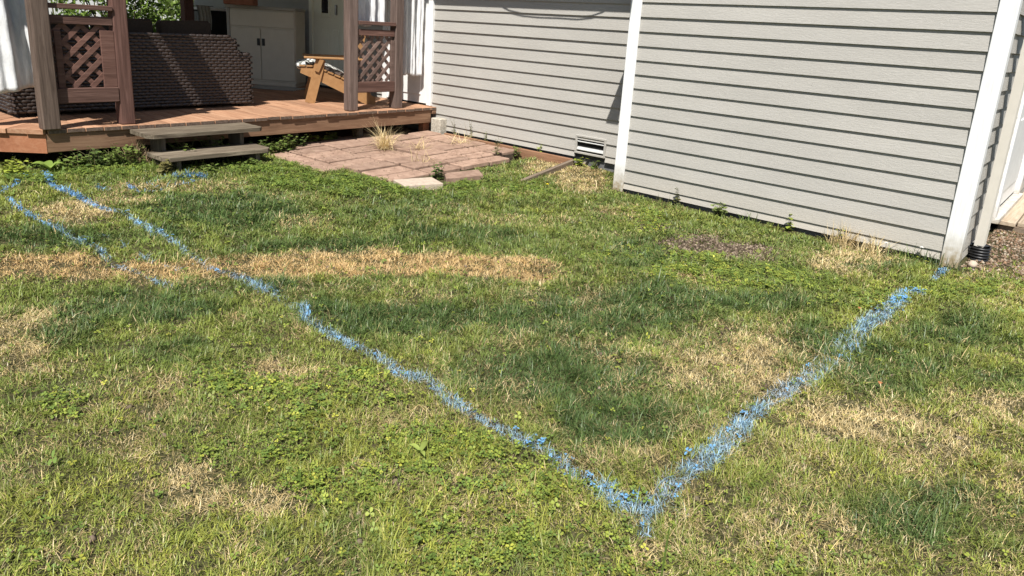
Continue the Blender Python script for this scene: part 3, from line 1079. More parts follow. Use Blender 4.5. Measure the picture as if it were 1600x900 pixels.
# towel over a bar on the back post, black box with a white tray behind it
tw = MB()
nx_, nz_ = 24, 16
V, F = [], []
for side in (0, 1):
    for j in range(nz_ + 1):
        for i in range(nx_ + 1):
            s, t = i / nx_, j / nz_
            V.append((5.025 + .18 * s + .012 * math.sin(t * 4), 10.52 + side * .03 + .012 * math.sin(s * 22) * (1 - .5 * t) - .01 * (side == 0), 1.20 + .30 * t - .045 * s * (1 - t) + (.0 if t < 1 else 0)))
for side in (0, 1):
    b0_ = side * (nx_ + 1) * (nz_ + 1)
    for j in range(nz_):
        for i in range(nx_):
            a = b0_ + j * (nx_ + 1) + i
            F.append((a, a + 1, a + nx_ + 2, a + nx_ + 1))
for i in range(nx_):
    a = nz_ * (nx_ + 1) + i
    b0_ = a + (nx_ + 1) * (nz_ + 1)
    F.append((a, a + 1, b0_ + 1, b0_))
tag(tw.add(V, F).build('towel', MAT['towel'], None, True), 'grey-brown towel hanging beside the back porch post', 'towel')
bar = MB().tube([(5.001, 10.535, 1.495), (5.26, 10.535, 1.495)], .008).build('towel_bar', MAT['metal'])
tag(bar, 'thin metal bar that carries the towel', 'bar')
bb = empty('barbecue_cart', (5.5, 10.95, ZD))
tag(bb, 'black covered cart with a white shelf behind the towel', 'cart')
MB().box(-.30, .30, -.20, .25, .06, 1.0, b=.02).build('body', MAT['black'], bb)
MB().box(-.34, .34, -.22, .27, 1.003, 1.04, b=.008).build('shelf', MAT['white'], bb)
for a in (-.24, .24):
    for c in (-.14, .19):
        MB().tube([(a, c - .015, .03), (a, c + .015, .03)], .03, n=12).build('wheel', MAT['black'], bb)

# ================================================================== PATIO
patio = MB().prism([(3.66, 5.50), (3.98, 5.46), (3.98, 4.86), (5.60, 4.86), (5.62, 5.05), (6.06, 5.05), (6.06, 7.4), (3.66, 7.4)], -.05, .0).build('patio', MAT['sand'])
for v in patio.data.vertices:
    if v.co.z > -.01:
        v.co.z = .085 + .027 * (v.co.x - 4) - .030
tag(patio, 'small patio of red concrete pavers below the deck', None, kind='structure')


def paver(x0, x1, y0, y1, mat=None, dz=None, tilt=True):
    rr = random.random
    dz = random.uniform(-.011, .011) if dz is None else dz
    mb = MB().box(x0 + .008 + rr() * .010, x1 - .008 - rr() * .010, y0 + .008 + rr() * .010, y1 - .008 - rr() * .010, -.05, 0, b=.008)
    cx, cy = (x0 + x1) / 2, (y0 + y1) / 2
    sx, sy = .027 + random.uniform(-.010, .010), random.uniform(-.010, .010)
    zc = .085 + .027 * (cx - 4) + dz
    mb.v = [(a, b_, c + zc + sx * (a - cx) + sy * (b_ - cy)) for a, b_, c in mb.v]
    mb.build('paver', mat or MAT['paver'], patio)


cols = [3.97, 4.45, 4.935, 5.29, 5.645]
ysets = [[5.055, 5.29, 5.53, 5.785, 6.03, 6.28, 6.52, 6.77, 7.0], [5.055, 5.30, 5.53, 5.76, 6.01, 6.26, 6.50, 6.74, 7.0], [5.055, 5.20, 5.44, 5.69, 5.93, 6.17, 6.42, 6.66, 6.9], [5.055, 5.29, 5.54, 5.78, 6.02, 6.27, 6.51, 6.76, 7.0]]
for k in range(4):
    for a, b_ in zip(ysets[k][:-1], ysets[k][1:]):
        paver(cols[k], cols[k + 1], a, b_)
for a, b_ in zip([5.055, 5.30, 5.54, 5.79, 6.03, 6.30], [5.30, 5.54, 5.79, 6.03, 6.30, 6.58]):
    paver(5.65, 6.005, a, b_)
for a, b_ in zip([5.46, 5.95, 6.28, 6.62], [5.95, 6.28, 6.62, 7.0]):
    paver(3.685, 3.965, a, b_, dz=-.006)
for a, b_ in ((3.95, 4.47), (4.475, 4.88), (4.885, 5.295), (5.30, 5.62)):
    paver(a, b_, 4.825 + random.uniform(-.01, .01), 5.045, dz=random.uniform(-.012, .0))


def loose(poly, z0, z1, mat, lab):
    n = len(poly)
    o = MB().prism(poly, z0, z1).build('loose_block', mat)
    bv = o.modifiers.new('worn_edges', 'BEVEL')
    bv.width = .006; bv.segments = 2
    tag(o, lab, 'block', 'loose blocks at the patio edge')


loose([(3.915, 4.572), (4.262, 4.445), (4.355, 4.70), (3.99, 4.81)], .02, .088, MAT['paver_pale'], 'pale loose concrete block at the tip of the patio')
loose([(4.395, 4.548), (4.80, 4.465), (4.955, 4.68), (4.545, 4.735)], .01, .098, MAT['paver'], 'red loose concrete block lying in front of the patio edge')
# timber edging
tag(MB().box(6.02, 6.06, 4.34, 6.30, .0, .152, b=.004).build('timber_edging', MAT['timber']), 'reddish timber edging along the foot of the long wall', 'timber', 'timber edging of the patio')
mb = MB().box(-.5, .5, -.02, .02, -.09, .07, b=.005)
o = mb.build('timber_edging', MAT['timber_x'])
o.location = (5.56, 4.285, .03); o.rotation_euler = (0, R(-5.5), R(5.5))
tag(o, 'half-buried grey timber edging sticking out of the grass below the vent', 'timber', 'timber edging of the patio')

# ---- board walk by the side door
bw = empty('board_walk', (8.3, .5, 0))
tag(bw, 'weathered plank step outside the side door', 'step')
for k, (ya, yb) in enumerate(((.52, .655), (.375, .51), (.23, .365), (.085, .22))):
    MB().box(-.93 + .05 * (k % 2), 1.2, ya - .5, yb - .5, .05, .088, b=.004).build('plank', MAT['walk'], bw)
MB().box(-.90, -.80, -.40, .14, -.02, .048).build('bearer', MAT['timber_x'], bw)

# ================================================================== PLANT COVER
# patches on the lawn, in metres: centre x, y, two half-axes, strength
DRY= [(2.62,3.23,0.89,-0.69,-0.15,-0.18,1.0),(1.22,4.24,0.39,-0.27,-0.07,-0.21,1.0),(1.81,3.79,0.25,-0.18,-0.07,-0.13,0.9),(1.56,3.9,0.16,-0.11,-0.07,-0.17,1.0),(3.18,2.57,0.22,-0.18,-0.09,-0.08,0.9),(1.54,5.21,0.18,-0.11,-0.08,-0.25,0.9),(1.97,5.38,0.22,-0.13,-0.08,-0.2,0.49),(2.34,5.49,0.43,-0.25,-0.08,-0.18,0.49),(2.73,5.44,0.21,-0.12,-0.08,-0.15,0.41),(0.78,3.58,0.14,-0.12,-0.07,-0.29,0.8),(0.73,3.22,0.14,-0.12,-0.03,-0.1,0.57),(0.87,2.86,0.11,-0.1,-0.05,-0.14,0.29),(1.04,2.64,0.08,-0.07,-0.05,-0.13,0.37),(0.79,2.33,0.08,-0.07,-0.03,-0.09,0.49),(0.79,1.99,0.08,-0.08,-0.06,-0.14,0.85),(0.82,2.17,0.06,-0.06,-0.04,-0.09,0.33),(0.91,1.74,0.07,-0.07,-0.04,-0.07,0.61),(0.81,1.61,0.06,-0.06,-0.06,-0.1,0.41),(1.51,3.06,0.09,-0.08,-0.06,-0.13,0.33),(1.4,2.38,0.13,-0.12,-0.08,-0.13,0.29),(1.7,2.7,0.11,-0.1,-0.07,-0.11,0.29),(3.1,1.23,0.23,-0.21,-0.31,-0.15,0.53),(2.93,0.99,0.18,-0.16,-0.18,-0.08,0.45),(2.93,0.59,0.25,-0.23,-0.18,-0.05,0.53),(2.96,0.33,0.18,-0.17,-0.2,-0.04,0.53),(3.42,0.16,0.13,-0.12,-0.23,-0.03,0.41),(2.88,0.07,0.09,-0.09,-0.19,-0.02,0.37),(2.02,0.8,0.11,-0.11,-0.06,-0.03,0.41),(1.64,0.69,0.06,-0.06,-0.04,-0.02,0.57),(2.08,0.6,0.12,-0.12,-0.13,-0.05,0.25),(2.75,4.26,0.26,-0.16,-0.08,-0.12,0.37),(3.77,3.87,0.31,-0.19,-0.17,-0.18,0.29),(4.17,3.28,0.25,-0.18,-0.17,-0.14,0.33),(5.77,4.0,0.31,-0.16,-0.47,-0.34,1.0),(5.88,4.41,0.41,-0.2,-0.34,-0.26,0.95),(4.69,4.0,0.48,-0.27,-0.14,-0.12,0.33),(5.19,1.28,0.28,-0.22,-0.3,-0.09,0.8),(4.99,1.62,0.24,-0.19,-0.19,-0.07,0.41),(5.19,2.9,0.29,-0.21,-0.3,-0.18,0.37),(5.55,0.4,0.3,-0.25,-0.41,-0.05,0.29),(4.76,0.5,0.26,-0.22,-0.38,-0.06,0.2),(3.1,2.03,0.11,-0.1,-0.12,-0.08,0.33),(3.91,1.91,0.2,-0.16,-0.13,-0.07,0.49),(1.52,1.87,0.1,-0.1,-0.09,-0.11,0.25),(1.44,1.43,0.06,-0.06,-0.03,-0.03,0.33),(1.19,1.31,0.05,-0.05,-0.03,-0.03,0.25),(1.97,1.15,0.21,-0.2,-0.1,-0.07,0.2),(2.03,1.66,0.12,-0.11,-0.1,-0.09,0.2),(4.5,0.72,0.19,-0.16,-0.24,-0.05,0.2),(0.48,2.38,0.08,-0.08,-0.04,-0.15,0.2),(1.1,3.7,0.14,-0.11,-0.04,-0.12,0.25),(2.69,2.63,0.28,-0.23,-0.09,-0.09,0.33),(2.06,3.09,0.21,-0.17,-0.06,-0.1,0.29),(2.11,0.41,0.09,-0.09,-0.09,-0.03,0.2),(2.69,1.45,0.14,-0.12,-0.23,-0.14,0.2),(1.24,1.65,0.09,-0.09,-0.04,-0.06,0.25),(0.56,1.93,0.06,-0.06,-0.04,-0.11,0.25),(4.45,2.74,0.25,-0.19,-0.31,-0.2,0.25)]
LUSH= [(2.39,4.77,0.49,-0.28,-0.17,-0.33,1.0),(1.23,4.79,0.31,-0.2,-0.06,-0.21,0.9),(1.71,4.53,0.28,-0.17,-0.07,-0.16,0.5),(1.24,3.51,0.36,-0.29,-0.08,-0.2,1.0),(1.65,3.49,0.23,-0.18,-0.06,-0.12,0.7),(2.53,3.78,0.47,-0.32,-0.11,-0.17,0.5),(3.37,3.45,0.45,-0.32,-0.15,-0.15,0.5),(2.18,2.58,0.39,-0.34,-0.13,-0.15,0.8),(2.9,1.97,0.53,-0.46,-0.23,-0.17,0.9),(2.3,1.64,0.32,-0.29,-0.24,-0.19,0.9),(2.15,1.24,0.15,-0.14,-0.13,-0.08,1.1),(3.49,1.77,0.21,-0.17,-0.16,-0.09,1.0),(3.82,1.49,0.37,-0.31,-0.14,-0.06,0.6),(3.47,0.9,0.2,-0.18,-0.32,-0.1,0.8),(3.58,0.57,0.3,-0.27,-0.39,-0.09,0.8),(4.3,0.42,0.35,-0.3,-0.42,-0.07,0.8),(2.49,0.27,0.21,-0.21,-0.16,-0.03,0.9),(2.54,0.02,0.13,-0.12,-0.15,-0.02,0.6),(1.96,3.36,0.16,-0.13,-0.07,-0.12,0.5),(4.18,2.36,0.22,-0.18,-0.33,-0.2,0.5),(3.51,4.02,0.43,-0.26,-0.13,-0.16,0.3),(0.96,3.35,0.16,-0.14,-0.05,-0.17,0.8),(1.16,2.95,0.14,-0.12,-0.05,-0.12,0.6),(0.96,1.46,0.15,-0.15,-0.09,-0.13,0.35),(1.4,0.99,0.09,-0.09,-0.08,-0.06,0.5),(3.81,0.19,0.2,-0.18,-0.24,-0.03,0.6),(2.31,1.19,0.12,-0.11,-0.18,-0.1,0.5),(0.73,2.92,0.14,-0.13,-0.03,-0.11,0.4),(5.31,1.1,0.24,-0.19,-0.17,-0.04,0.6),(3.79,4.27,0.56,-0.32,-0.1,-0.11,0.3)]
CLV= [(1.25,2.41,0.16,-0.15,-0.1,-0.19,1.0),(1.38,2.16,0.13,-0.12,-0.07,-0.1,1.0),(1.57,2.09,0.13,-0.12,-0.11,-0.15,0.9),(1.21,1.93,0.14,-0.14,-0.06,-0.1,0.7),(1.17,1.62,0.16,-0.15,-0.08,-0.11,0.8),(1.24,1.22,0.19,-0.18,-0.11,-0.12,1.0),(1.66,1.4,0.2,-0.19,-0.13,-0.12,0.8),(1.65,1.06,0.13,-0.13,-0.13,-0.1,0.8),(1.53,0.9,0.12,-0.12,-0.09,-0.06,0.8),(1.5,1.66,0.12,-0.11,-0.08,-0.09,0.6),(0.98,2.14,0.09,-0.09,-0.05,-0.11,0.5),(0.42,1.99,0.11,-0.11,-0.04,-0.14,0.5),(0.73,2.72,0.11,-0.11,-0.04,-0.12,0.5),(1.6,0.79,0.11,-0.11,-0.07,-0.04,0.5),(1.92,0.44,0.17,-0.17,-0.11,-0.04,0.45),(4.2,1.74,0.45,-0.37,-0.22,-0.1,1.2),(4.26,1.47,0.4,-0.33,-0.18,-0.07,1.0),(4.28,2.01,0.22,-0.17,-0.16,-0.08,1.0),(4.51,0.97,0.2,-0.17,-0.25,-0.07,0.5),(4.82,0.79,0.21,-0.17,-0.2,-0.04,0.6),(3.48,4.99,0.57,-0.3,-0.15,-0.21,1.3),(3.68,4.55,0.47,-0.26,-0.1,-0.12,1.1),(4.64,4.27,0.55,-0.29,-0.17,-0.16,1.2),(4.17,4.28,0.45,-0.25,-0.12,-0.12,1.0),(3.33,5.67,0.29,-0.16,-0.11,-0.18,1.4),(2.23,6.33,0.49,-0.31,-0.1,-0.26,0.8),(1.66,6.3,0.22,-0.14,-0.05,-0.19,1.0),(4.79,3.94,0.32,-0.18,-0.14,-0.12,0.8),(1.46,0.97,0.08,-0.08,-0.08,-0.06,0.7),(4.95,2.82,0.23,-0.17,-0.37,-0.22,0.6),(3.91,2.39,0.21,-0.17,-0.24,-0.16,0.5),(5.17,0.57,0.32,-0.27,-0.3,-0.05,0.5)]
BARE= [(4.71,1.98,0.3,-0.23,-0.2,-0.09,1.0),(4.75,2.26,0.21,-0.16,-0.13,-0.07,0.8),(4.85,2.62,0.12,-0.09,-0.09,-0.05,0.7),(4.79,1.73,0.12,-0.09,-0.09,-0.04,0.6),(1.31,1.55,0.03,-0.03,-0.02,-0.03,0.5),(6.31,0.58,0.32,-0.25,-0.34,-0.05,1.0),(6.89,0.44,0.3,-0.23,-0.5,-0.05,1.0),(1.2,3.55,0.03,-0.02,-0.01,-0.02,0.7)]
PAINT= [[(1.749,6.448,0.027,1),(1.675,6.022,0.033,1),(1.682,5.795,0.036,1),(1.705,5.542,0.035,1),(1.713,5.266,0.035,0.9),(1.744,5.123,0.034,0.9),(1.786,4.995,0.029,0.5),(1.795,4.778,0.034,0.8),(1.806,4.513,0.033,1),(1.839,4.434,0.027,0.8),(1.811,4.254,0.031,0.5),(1.8,4.085,0.026,0.4),(1.797,3.916,0.026,0.7),(1.825,3.718,0.026,0.7),(1.856,3.682,0.035,1),(1.869,3.547,0.039,1),(1.865,3.402,0.043,0.9),(1.872,3.25,0.037,0.7),(1.867,3.159,0.036,0.2),(1.847,2.981,0.031,0.3)],[(1.885,2.971,0.027,0.8),(1.818,2.844,0.031,0.9),(1.81,2.728,0.03,0.8),(1.812,2.61,0.034,1),(1.813,2.46,0.033,1),(1.821,2.329,0.035,1),(1.819,2.213,0.039,1),(1.803,2.107,0.037,1),(1.823,2.027,0.034,0.9),(1.851,1.986,0.034,0.4),(1.817,1.878,0.036,0.9),(1.8,1.788,0.039,0.95),(1.805,1.703,0.037,0.9),(1.785,1.607,0.034,0.6),(1.8,1.544,0.036,0.8),(1.798,1.462,0.043,0.9),(1.805,1.374,0.041,0.85),(1.81,1.303,0.037,0.7),(1.784,1.211,0.036,0.9),(1.777,1.138,0.036,0.9),(1.788,1.079,0.039,0.7),(1.77,1.016,0.046,0.9),(1.767,0.951,0.048,1),(1.784,0.89,0.043,0.9)],[(1.694,0.829,0.026,0.95),(1.751,0.859,0.031,0.95),(1.824,0.873,0.034,0.85),(1.949,0.89,0.042,0.89),(2.055,0.886,0.051,0.85),(2.176,0.874,0.052,0.89),(2.309,0.875,0.055,0.95),(2.431,0.866,0.052,0.95),(2.579,0.891,0.041,0.76),(2.669,0.875,0.041,0.95),(2.794,0.871,0.046,0.89),(2.934,0.861,0.059,1),(3.031,0.834,0.055,0.62),(3.205,0.822,0.07,0.45),(3.408,0.814,0.087,0.38),(3.727,0.818,0.072,0.49),(3.967,0.821,0.061,0.72),(4.246,0.811,0.06,1),(4.556,0.8,0.056,0.76),(4.806,0.796,0.054,0.89),(4.885,0.758,0.05,0.95),(4.851,0.715,0.027,0.57)],[(5.243,0.734,0.021,0.7),(5.466,0.73,0.028,1),(5.741,0.716,0.035,0.9),(5.916,0.721,0.03,0.4)],[(1.314,5.762,0.017,0.5),(1.309,5.528,0.024,0.9),(1.31,5.264,0.024,0.8),(1.331,5.028,0.023,0.75),(1.364,4.844,0.026,0.8),(1.37,4.699,0.023,0.6),(1.388,4.592,0.015,0.3)],[(1.425,4.397,0.022,0.8),(1.417,4.25,0.025,0.75),(1.416,4.092,0.025,0.7),(1.457,3.98,0.022,0.7),(1.478,3.848,0.021,0.6),(1.488,3.726,0.024,0.6),(1.507,3.632,0.018,0.3)],[(1.277,5.918,0.022,0.6),(1.335,5.997,0.022,0.7),(1.439,6.127,0.023,0.9),(1.517,6.206,0.019,0.8)],[(1.916,5.817,0.024,0.8),(1.911,5.678,0.029,1),(1.927,5.6,0.023,0.8)],[(2.088,5.666,0.024,0.9),(2.069,5.556,0.029,1),(2.07,5.463,0.019,0.9),(2.18,5.444,0.02,0.5),(2.354,5.509,0.02,0.25),(2.479,5.561,0.026,0.7),(2.61,5.617,0.026,0.5)],[(2.16,5.653,0.02,0.5),(2.227,5.638,0.02,0.4),(2.431,5.829,0.026,0.5),(2.548,5.756,0.033,1),(2.653,5.785,0.033,1),(2.695,5.697,0.028,0.9)],[(1.575,4.169,0.022,0.8),(1.583,4.101,0.026,1),(1.574,4.045,0.019,0.6)],[(1.516,4.404,0.019,0.3),(1.555,4.392,0.026,0.6),(1.595,4.42,0.02,0.3)],[(1.627,4.008,0.019,0.3),(1.649,3.894,0.022,0.5),(1.668,3.856,0.014,0.3)],[(1.576,6.302,0.019,0.4),(1.626,6.326,0.019,0.4)],[(1.53,4.641,0.02,0.25),(1.55,4.615,0.02,0.3)],[(1.869,0.829,0.021,0.6),(1.851,0.783,0.019,0.3)],[(1.723,0.972,0.023,0.7),(1.711,0.94,0.021,0.5)],[(2.411,0.909,0.034,0.6),(2.397,0.935,0.029,0.4)],[(1.37,4.699,0.023,0.5),(1.425,4.397,0.022,0.55)]]


def patch(L, x, y, soft=1.0):
    """largest strength of the soft-edged ellipses at each point"""
    t = np.zeros_like(x)
    for (cx, cy, ux, uy, vx, vy, a) in L:
        det = ux * vy - uy * vx
        if abs(det) < 1e-6: continue
        dx, dy = x - cx, y - cy
        u = (dx * vy - dy * vx) / det
        v = (ux * dy - uy * dx) / det
        r = np.sqrt(u * u + v * v)
        t = np.maximum(t, a * (1 - sstep(.55 * soft, 1.35 * soft, r)))
    return t


def paint_at(x, y):
    """how much marking paint lies on the grass"""
    t = np.zeros_like(x)
    for L in PAINT:
        for (a, b) in zip(L[:-1], L[1:]):
            ax, ay, aw, as_ = a
            bx, by, bw_, bs = b
            near = (np.abs(x - (ax + bx) / 2) < 1.0) & (np.abs(y - (ay + by) / 2) < 1.0)
            if not near.any(): continue
            xx, yy = x[near], y[near]
            dx, dy = bx - ax, by - ay
            l2 = dx * dx + dy * dy + 1e-9
            s = np.clip(((xx - ax) * dx + (yy - ay) * dy) / l2, 0, 1)
            d = np.hypot(xx - ax - s * dx, yy - ay - s * dy)
            w = aw + (bw_ - aw) * s
            st = as_ + (bs - as_) * s
            t[near] = np.maximum(t[near], st * (1 - sstep(.35, 1.55, d / (.88 * w))))
    return t


def inside(poly, x, y):
    c = np.zeros(x.shape, bool)
    n = len(poly)
    for i in range(n):
        (x0, y0), (x1, y1) = poly[i], poly[(i + 1) % n]
        hit = ((y0 > y) != (y1 > y)) & (x < (x1 - x0) * (y - y0) / (y1 - y0 + 1e-12) + x0)
        c ^= hit
    return c


LAWN = [(-1.2, 1.9), (.6, .2), (1.6, -.9), (3.2, -1.1), (8.2, -.9), (8.2, .58), (5.80, .60), (5.70, .66), (5.690, 3.59), (6.135, 3.60), (6.135, 4.30),
        (6.0, 4.36), (6.0, 5.0), (5.62, 5.0), (5.62, 4.80), (5.0, 4.80), (4.95, 4.70), (4.80, 4.46), (4.30, 4.52), (4.26, 4.43), (3.90, 4.56), (3.95, 4.85), (3.95, 5.44),
        (3.66, 5.46), (3.66, 6.60), (1.8, 6.66), (.6, 7.8), (-.6, 6.0)]


def sample(n, wmax, weight):
    """n points spread over the lawn with a density proportional to weight(x, y)"""
    X, Y = [], []
    got = 0
    while got < n:
        x = RNG.uniform(-1.2, 8.2, 400000)
        y = RNG.uniform(-1.1, 7.8, 400000)
        k = inside(LAWN, x, y)
        x, y = x[k], y[k]
        k = RNG.random(len(x)) * wmax < weight(x, y)
        X.append(x[k]); Y.append(y[k]); got += k.sum()
    return np.concatenate(X)[:n], np.concatenate(Y)[:n]


def mesh_np(name, V, loops, starts, cols, mat, smooth=False):
    me = bpy.data.meshes.new(name)
    me.vertices.add(len(V))
    me.vertices.foreach_set('co', np.ascontiguousarray(V, dtype=np.float32).ravel())
    me.loops.add(len(loops))
    me.loops.foreach_set('vertex_index', np.ascontiguousarray(loops, dtype=np.int32))
    me.polygons.add(len(starts))
    me.polygons.foreach_set('loop_start', np.ascontiguousarray(starts, dtype=np.int32))
    if smooth:
        me.polygons.foreach_set('use_smooth', np.ones(len(starts), bool))
    at = me.color_attributes.new('Col', 'FLOAT_COLOR', 'POINT')
    c4 = np.ones((len(V), 4), np.float32)
    c4[:, :3] = cols
    at.data.foreach_set('color', c4.ravel())
    me.update(calc_edges=True)
    me.materials.append(mat)
    return link(bpy.data.objects.new(name, me))


def lerp(a, b, t):
    return a + (b - a) * t[:, None]


def cover(x, y):
    """dryness, lushness, bareness of the sward"""
    wx = x + .26 * (fbm(x + 3, y, 2.6, 3) - .5) + .14 * (fbm(x, y, 12, 2) - .5)
    wy = y + .26 * (fbm(x, y + 9, 2.6, 3) - .5) + .14 * (fbm(x + 5, y, 12, 2) - .5)
    d = 1.12 * patch(DRY, wx, wy, 1.06)
    l = patch(LUSH, wx, wy)
    b = patch(BARE, wx, wy, 1.12)
    n1, n2 = fbm(x, y, 3.2, 4), fbm(x + 40, y + 11, 9.0, 3)
    d = d + .95 * (n1 - .5) + .9 * (n2 - .5) + .05
    # the open lawn nearer the camera is yellower and thinner than the far part
    d = d + .16 * sstep(3.4, 1.2, y) * sstep(5.0, 2.5, x)
    return np.clip(d, 0, 1.2), np.clip(l + .34 * (x > 1.85) * (y > 1.0) + .9 * (n2 - .5), 0, 1.1), b


def blades():
    def wgt(x, y):
        d = np.hypot(x, y)
        w = np.interp(d, [0, 2.2, 3.2, 5.0, 8, 11], [1.1, 1.1, .86, .58, .42, .18])
        _, _, b = cover(x, y)
        w = w * (1 - .965 * np.clip(b * 1.2, 0, 1))
        w = w * np.where((x > 5.75) & (y < .62), .25, 1)
        w = w * np.where((x > 5.62) & (y > .6) & (y < 3.6), .45, 1)
        w = w * np.where((y > 6.2) & (x > 2.45) & (x < 3.5), .15, 1)
        w = w * np.where((x < .2) | (y < -.2), .55, 1)
        return w * np.clip(.25 + 1.5 * vnoise(x, y, 17.0), .42, 1.45)
    n = 650000
    x, y = sample(n, 1.6, wgt)
    dist = np.hypot(x, y)
    dry, lush, bare = cover(x, y)
    z = gheight(x, y) - .004
    r = RNG.random
    isdry = r(n) < np.clip(.055 + 1.12 * dry - .28 * lush, .02, .985)
    L = .026 + .021 * r(n) + .020 * lush * (.3 + r(n)) - .003 * isdry
    L *= np.where((x > 5.58) & (y > .6) & (y < 3.7), np.clip(3.0 * fbm(x, y + 77, 9.0, 2) - .8, .35, 1.9), 1.0)
    clump = fbm(x + 33, y + 12, 11.0, 2)
    L *= np.clip(.15 + 1.75 * clump, .5, 1.6)
    L *= np.where(r(n) < .02, 1.7, 1.0)
    L *= np.where((r(n) < .004) & isdry, 1.8, 1.0)
    L *= 1 - .35 * np.clip(bare, 0, 1)
    # lean: clumps fall one way, single blades every way
    phi = 6.283 * 1.6 * fbm(x, y, 2.2, 2) + 9.0 * (fbm(x + 70, y, 15.0, 2) - .5) + RNG.normal(0, 1.5, n)
    th0 = np.clip(RNG.normal(.80, .34, n), .02, 1.4) + .34 * isdry
    th1 = np.clip(th0 + np.abs(RNG.normal(.45, .3, n)), .1, 1.72)
    w = (.0010 + .0008 * r(n)) * np.clip(dist / 2.6, .95, 2.3) * np.where(isdry, .85, 1.0)
    dirx, diry = np.cos(phi), np.sin(phi)
    px, py = -diry, dirx
    tw = RNG.normal(0, .6, n)
    sx, sy = px * np.cos(tw) + dirx * np.sin(tw) * .6, py * np.cos(tw) + diry * np.sin(tw) * .6
    m1 = .52 * L
    m2 = .48 * L
    mx_, my_, mz_ = x + dirx * m1 * np.sin(th0), y + diry * m1 * np.sin(th0), z + m1 * np.cos(th0)
    tx, ty, tz = mx_ + dirx * m2 * np.sin(th1), my_ + diry * m2 * np.sin(th1), mz_ + m2 * np.cos(th1)
    tz = np.maximum(tz, z + .006)
    V = np.empty((n, 5, 3), np.float32)
    V[:, 0] = np.stack([x - sx * w, y - sy * w, z], -1)
    V[:, 1] = np.stack([x + sx * w, y + sy * w, z], -1)
    V[:, 2] = np.stack([mx_ + sx * w * .85, my_ + sy * w * .85, mz_], -1)
    V[:, 3] = np.stack([mx_ - sx * w * .85, my_ - sy * w * .85, mz_], -1)
    V[:, 4] = np.stack([tx, ty, tz], -1)
    base = np.arange(n)[:, None] * 5
    loops = (base + np.array([0, 1, 2, 3, 3, 2, 4])[None]).ravel()
    starts = (np.arange(n)[:, None] * 7 + np.array([0, 4])[None]).ravel()
    # colour of each blade
    g1, g2, g3 = np.array([.180, .226, .047]), np.array([.082, .132, .037]), np.array([.38, .38, .065])
    s1, s2, s3 = np.array([.54, .425, .20]), np.array([.42, .295, .13]), np.array([.64, .53, .32])
    t = np.clip(lush * 1.1, 0, 1)
    col = lerp(np.repeat(g1[None], n, 0), g2, t)
    yel = np.clip(fbm(x + 21, y + 5, 4.5, 3) * 2.0 - .85 + .62 * np.maximum(sstep(3.0, 1.6, y) * sstep(2.3, 1.5, x), .7 * sstep(1.3, .4, y)), 0, 1) * (1 - t) * r(n)
    col = lerp(col, g3, yel)
    sc = lerp(np.repeat(s1[None], n, 0), s2, np.clip(fbm(x, y + 60, 5.0, 2) * 1.6 - .35, 0, 1) * r(n))
    sc = lerp(sc, s3, (r(n) < .28).astype(float) * .8)
    band = patch(DRY[:5], x, y, 1.1) * (.6 + .4 * r(n))
    sc = lerp(sc, np.array([.54, .345, .145]), np.clip(band, 0, 1) * .75)     # the scorched band is the most orange
    col = np.where(isdry[:, None], sc, col)
    half = (~isdry) & (r(n) < .07)
    col = np.where(half[:, None], .5 * col + .5 * s1 * .8, col)
    col *= ((.72 + .56 * r(n)) * (.74 + .52 * fbm(x + 90, y + 44, 14.0, 2)))[:, None]
    C = np.repeat(col[:, None], 5, 1)
    # dry tips on some green blades
    tip = (~isdry) & (r(n) < .16)
    C[tip, 4] = .45 * C[tip, 4] + .55 * s1 * .9
    # marking paint sprayed from above: sits on the upper part of each blade
    p = paint_at(mx_, my_)
    p = p * np.clip(2.0 * fbm(x + 17, y + 31, 16.0, 3) + .02, .35, 1.35)
    hit = r(n) < np.clip(np.clip(p, 0, 2) ** 1.35 * 1.25, 0, .92)
    b1, b2, b3 = np.array([.14, .33, .56]), np.array([.33, .51, .69]), np.array([.50, .58, .65])
    bc = lerp(lerp(np.repeat(b1[None], n, 0), b2, r(n)), b3, (r(n) * .9) * (1 - np.clip(p, 0, 1)) + (r(n) < .12) * .5)
    far = sstep(4.6, 5.6, y)
    bc = lerp(bc, np.array([.07, .33, .80]), .6 * far)
    bc *= (.75 + .5 * r(n))[:, None]
    st = (.55 + .45 * r(n)) * np.clip(.40 + .75 * p, 0, 1)
    for q, f in ((0, .25), (1, .25), (2, 1.0), (3, 1.0), (4, 1.0)):
        k = (hit * st * f)[:, None]
        C[:, q] = C[:, q] * (1 - k) + bc * k
    # short undergrowth, one triangle each, fills the sward between the blades
    nu = 300000
    k = RNG.integers(0, n, nu)
    ux, uy = x[k] + RNG.normal(0, .012, nu), y[k] + RNG.normal(0, .012, nu)
    ok = inside(LAWN, ux, uy)
    k, ux, uy = k[ok], ux[ok], uy[ok]
    nu = len(k)
    uz = gheight(ux, uy) - .003
    ua, ut = r(nu) * 6.283, np.clip(RNG.normal(.8, .35, nu), .05, 1.45)
    ul, uw = .014 + .014 * r(nu), w[k] * 1.25
    us = np.stack([-np.sin(ua) * uw, np.cos(ua) * uw, 0 * uw], -1)
    ub = np.stack([ux, uy, uz], -1)
    utip = ub + np.stack([np.cos(ua) * np.sin(ut) * ul, np.sin(ua) * np.sin(ut) * ul, np.cos(ut) * ul], -1)
    UV = np.stack([ub - us, ub + us, utip], 1).reshape(-1, 3)
    UC = np.repeat((C[k, 2] * (.75 + .4 * r(nu))[:, None])[:, None], 3, 1).reshape(-1, 3)
    V, C = np.concatenate([V.reshape(-1, 3), UV]), np.concatenate([C.reshape(-1, 3), UC])
    loops = np.concatenate([loops, n * 5 + np.arange(nu * 3)])
    starts = np.concatenate([starts, n * 7 + np.arange(nu) * 3])
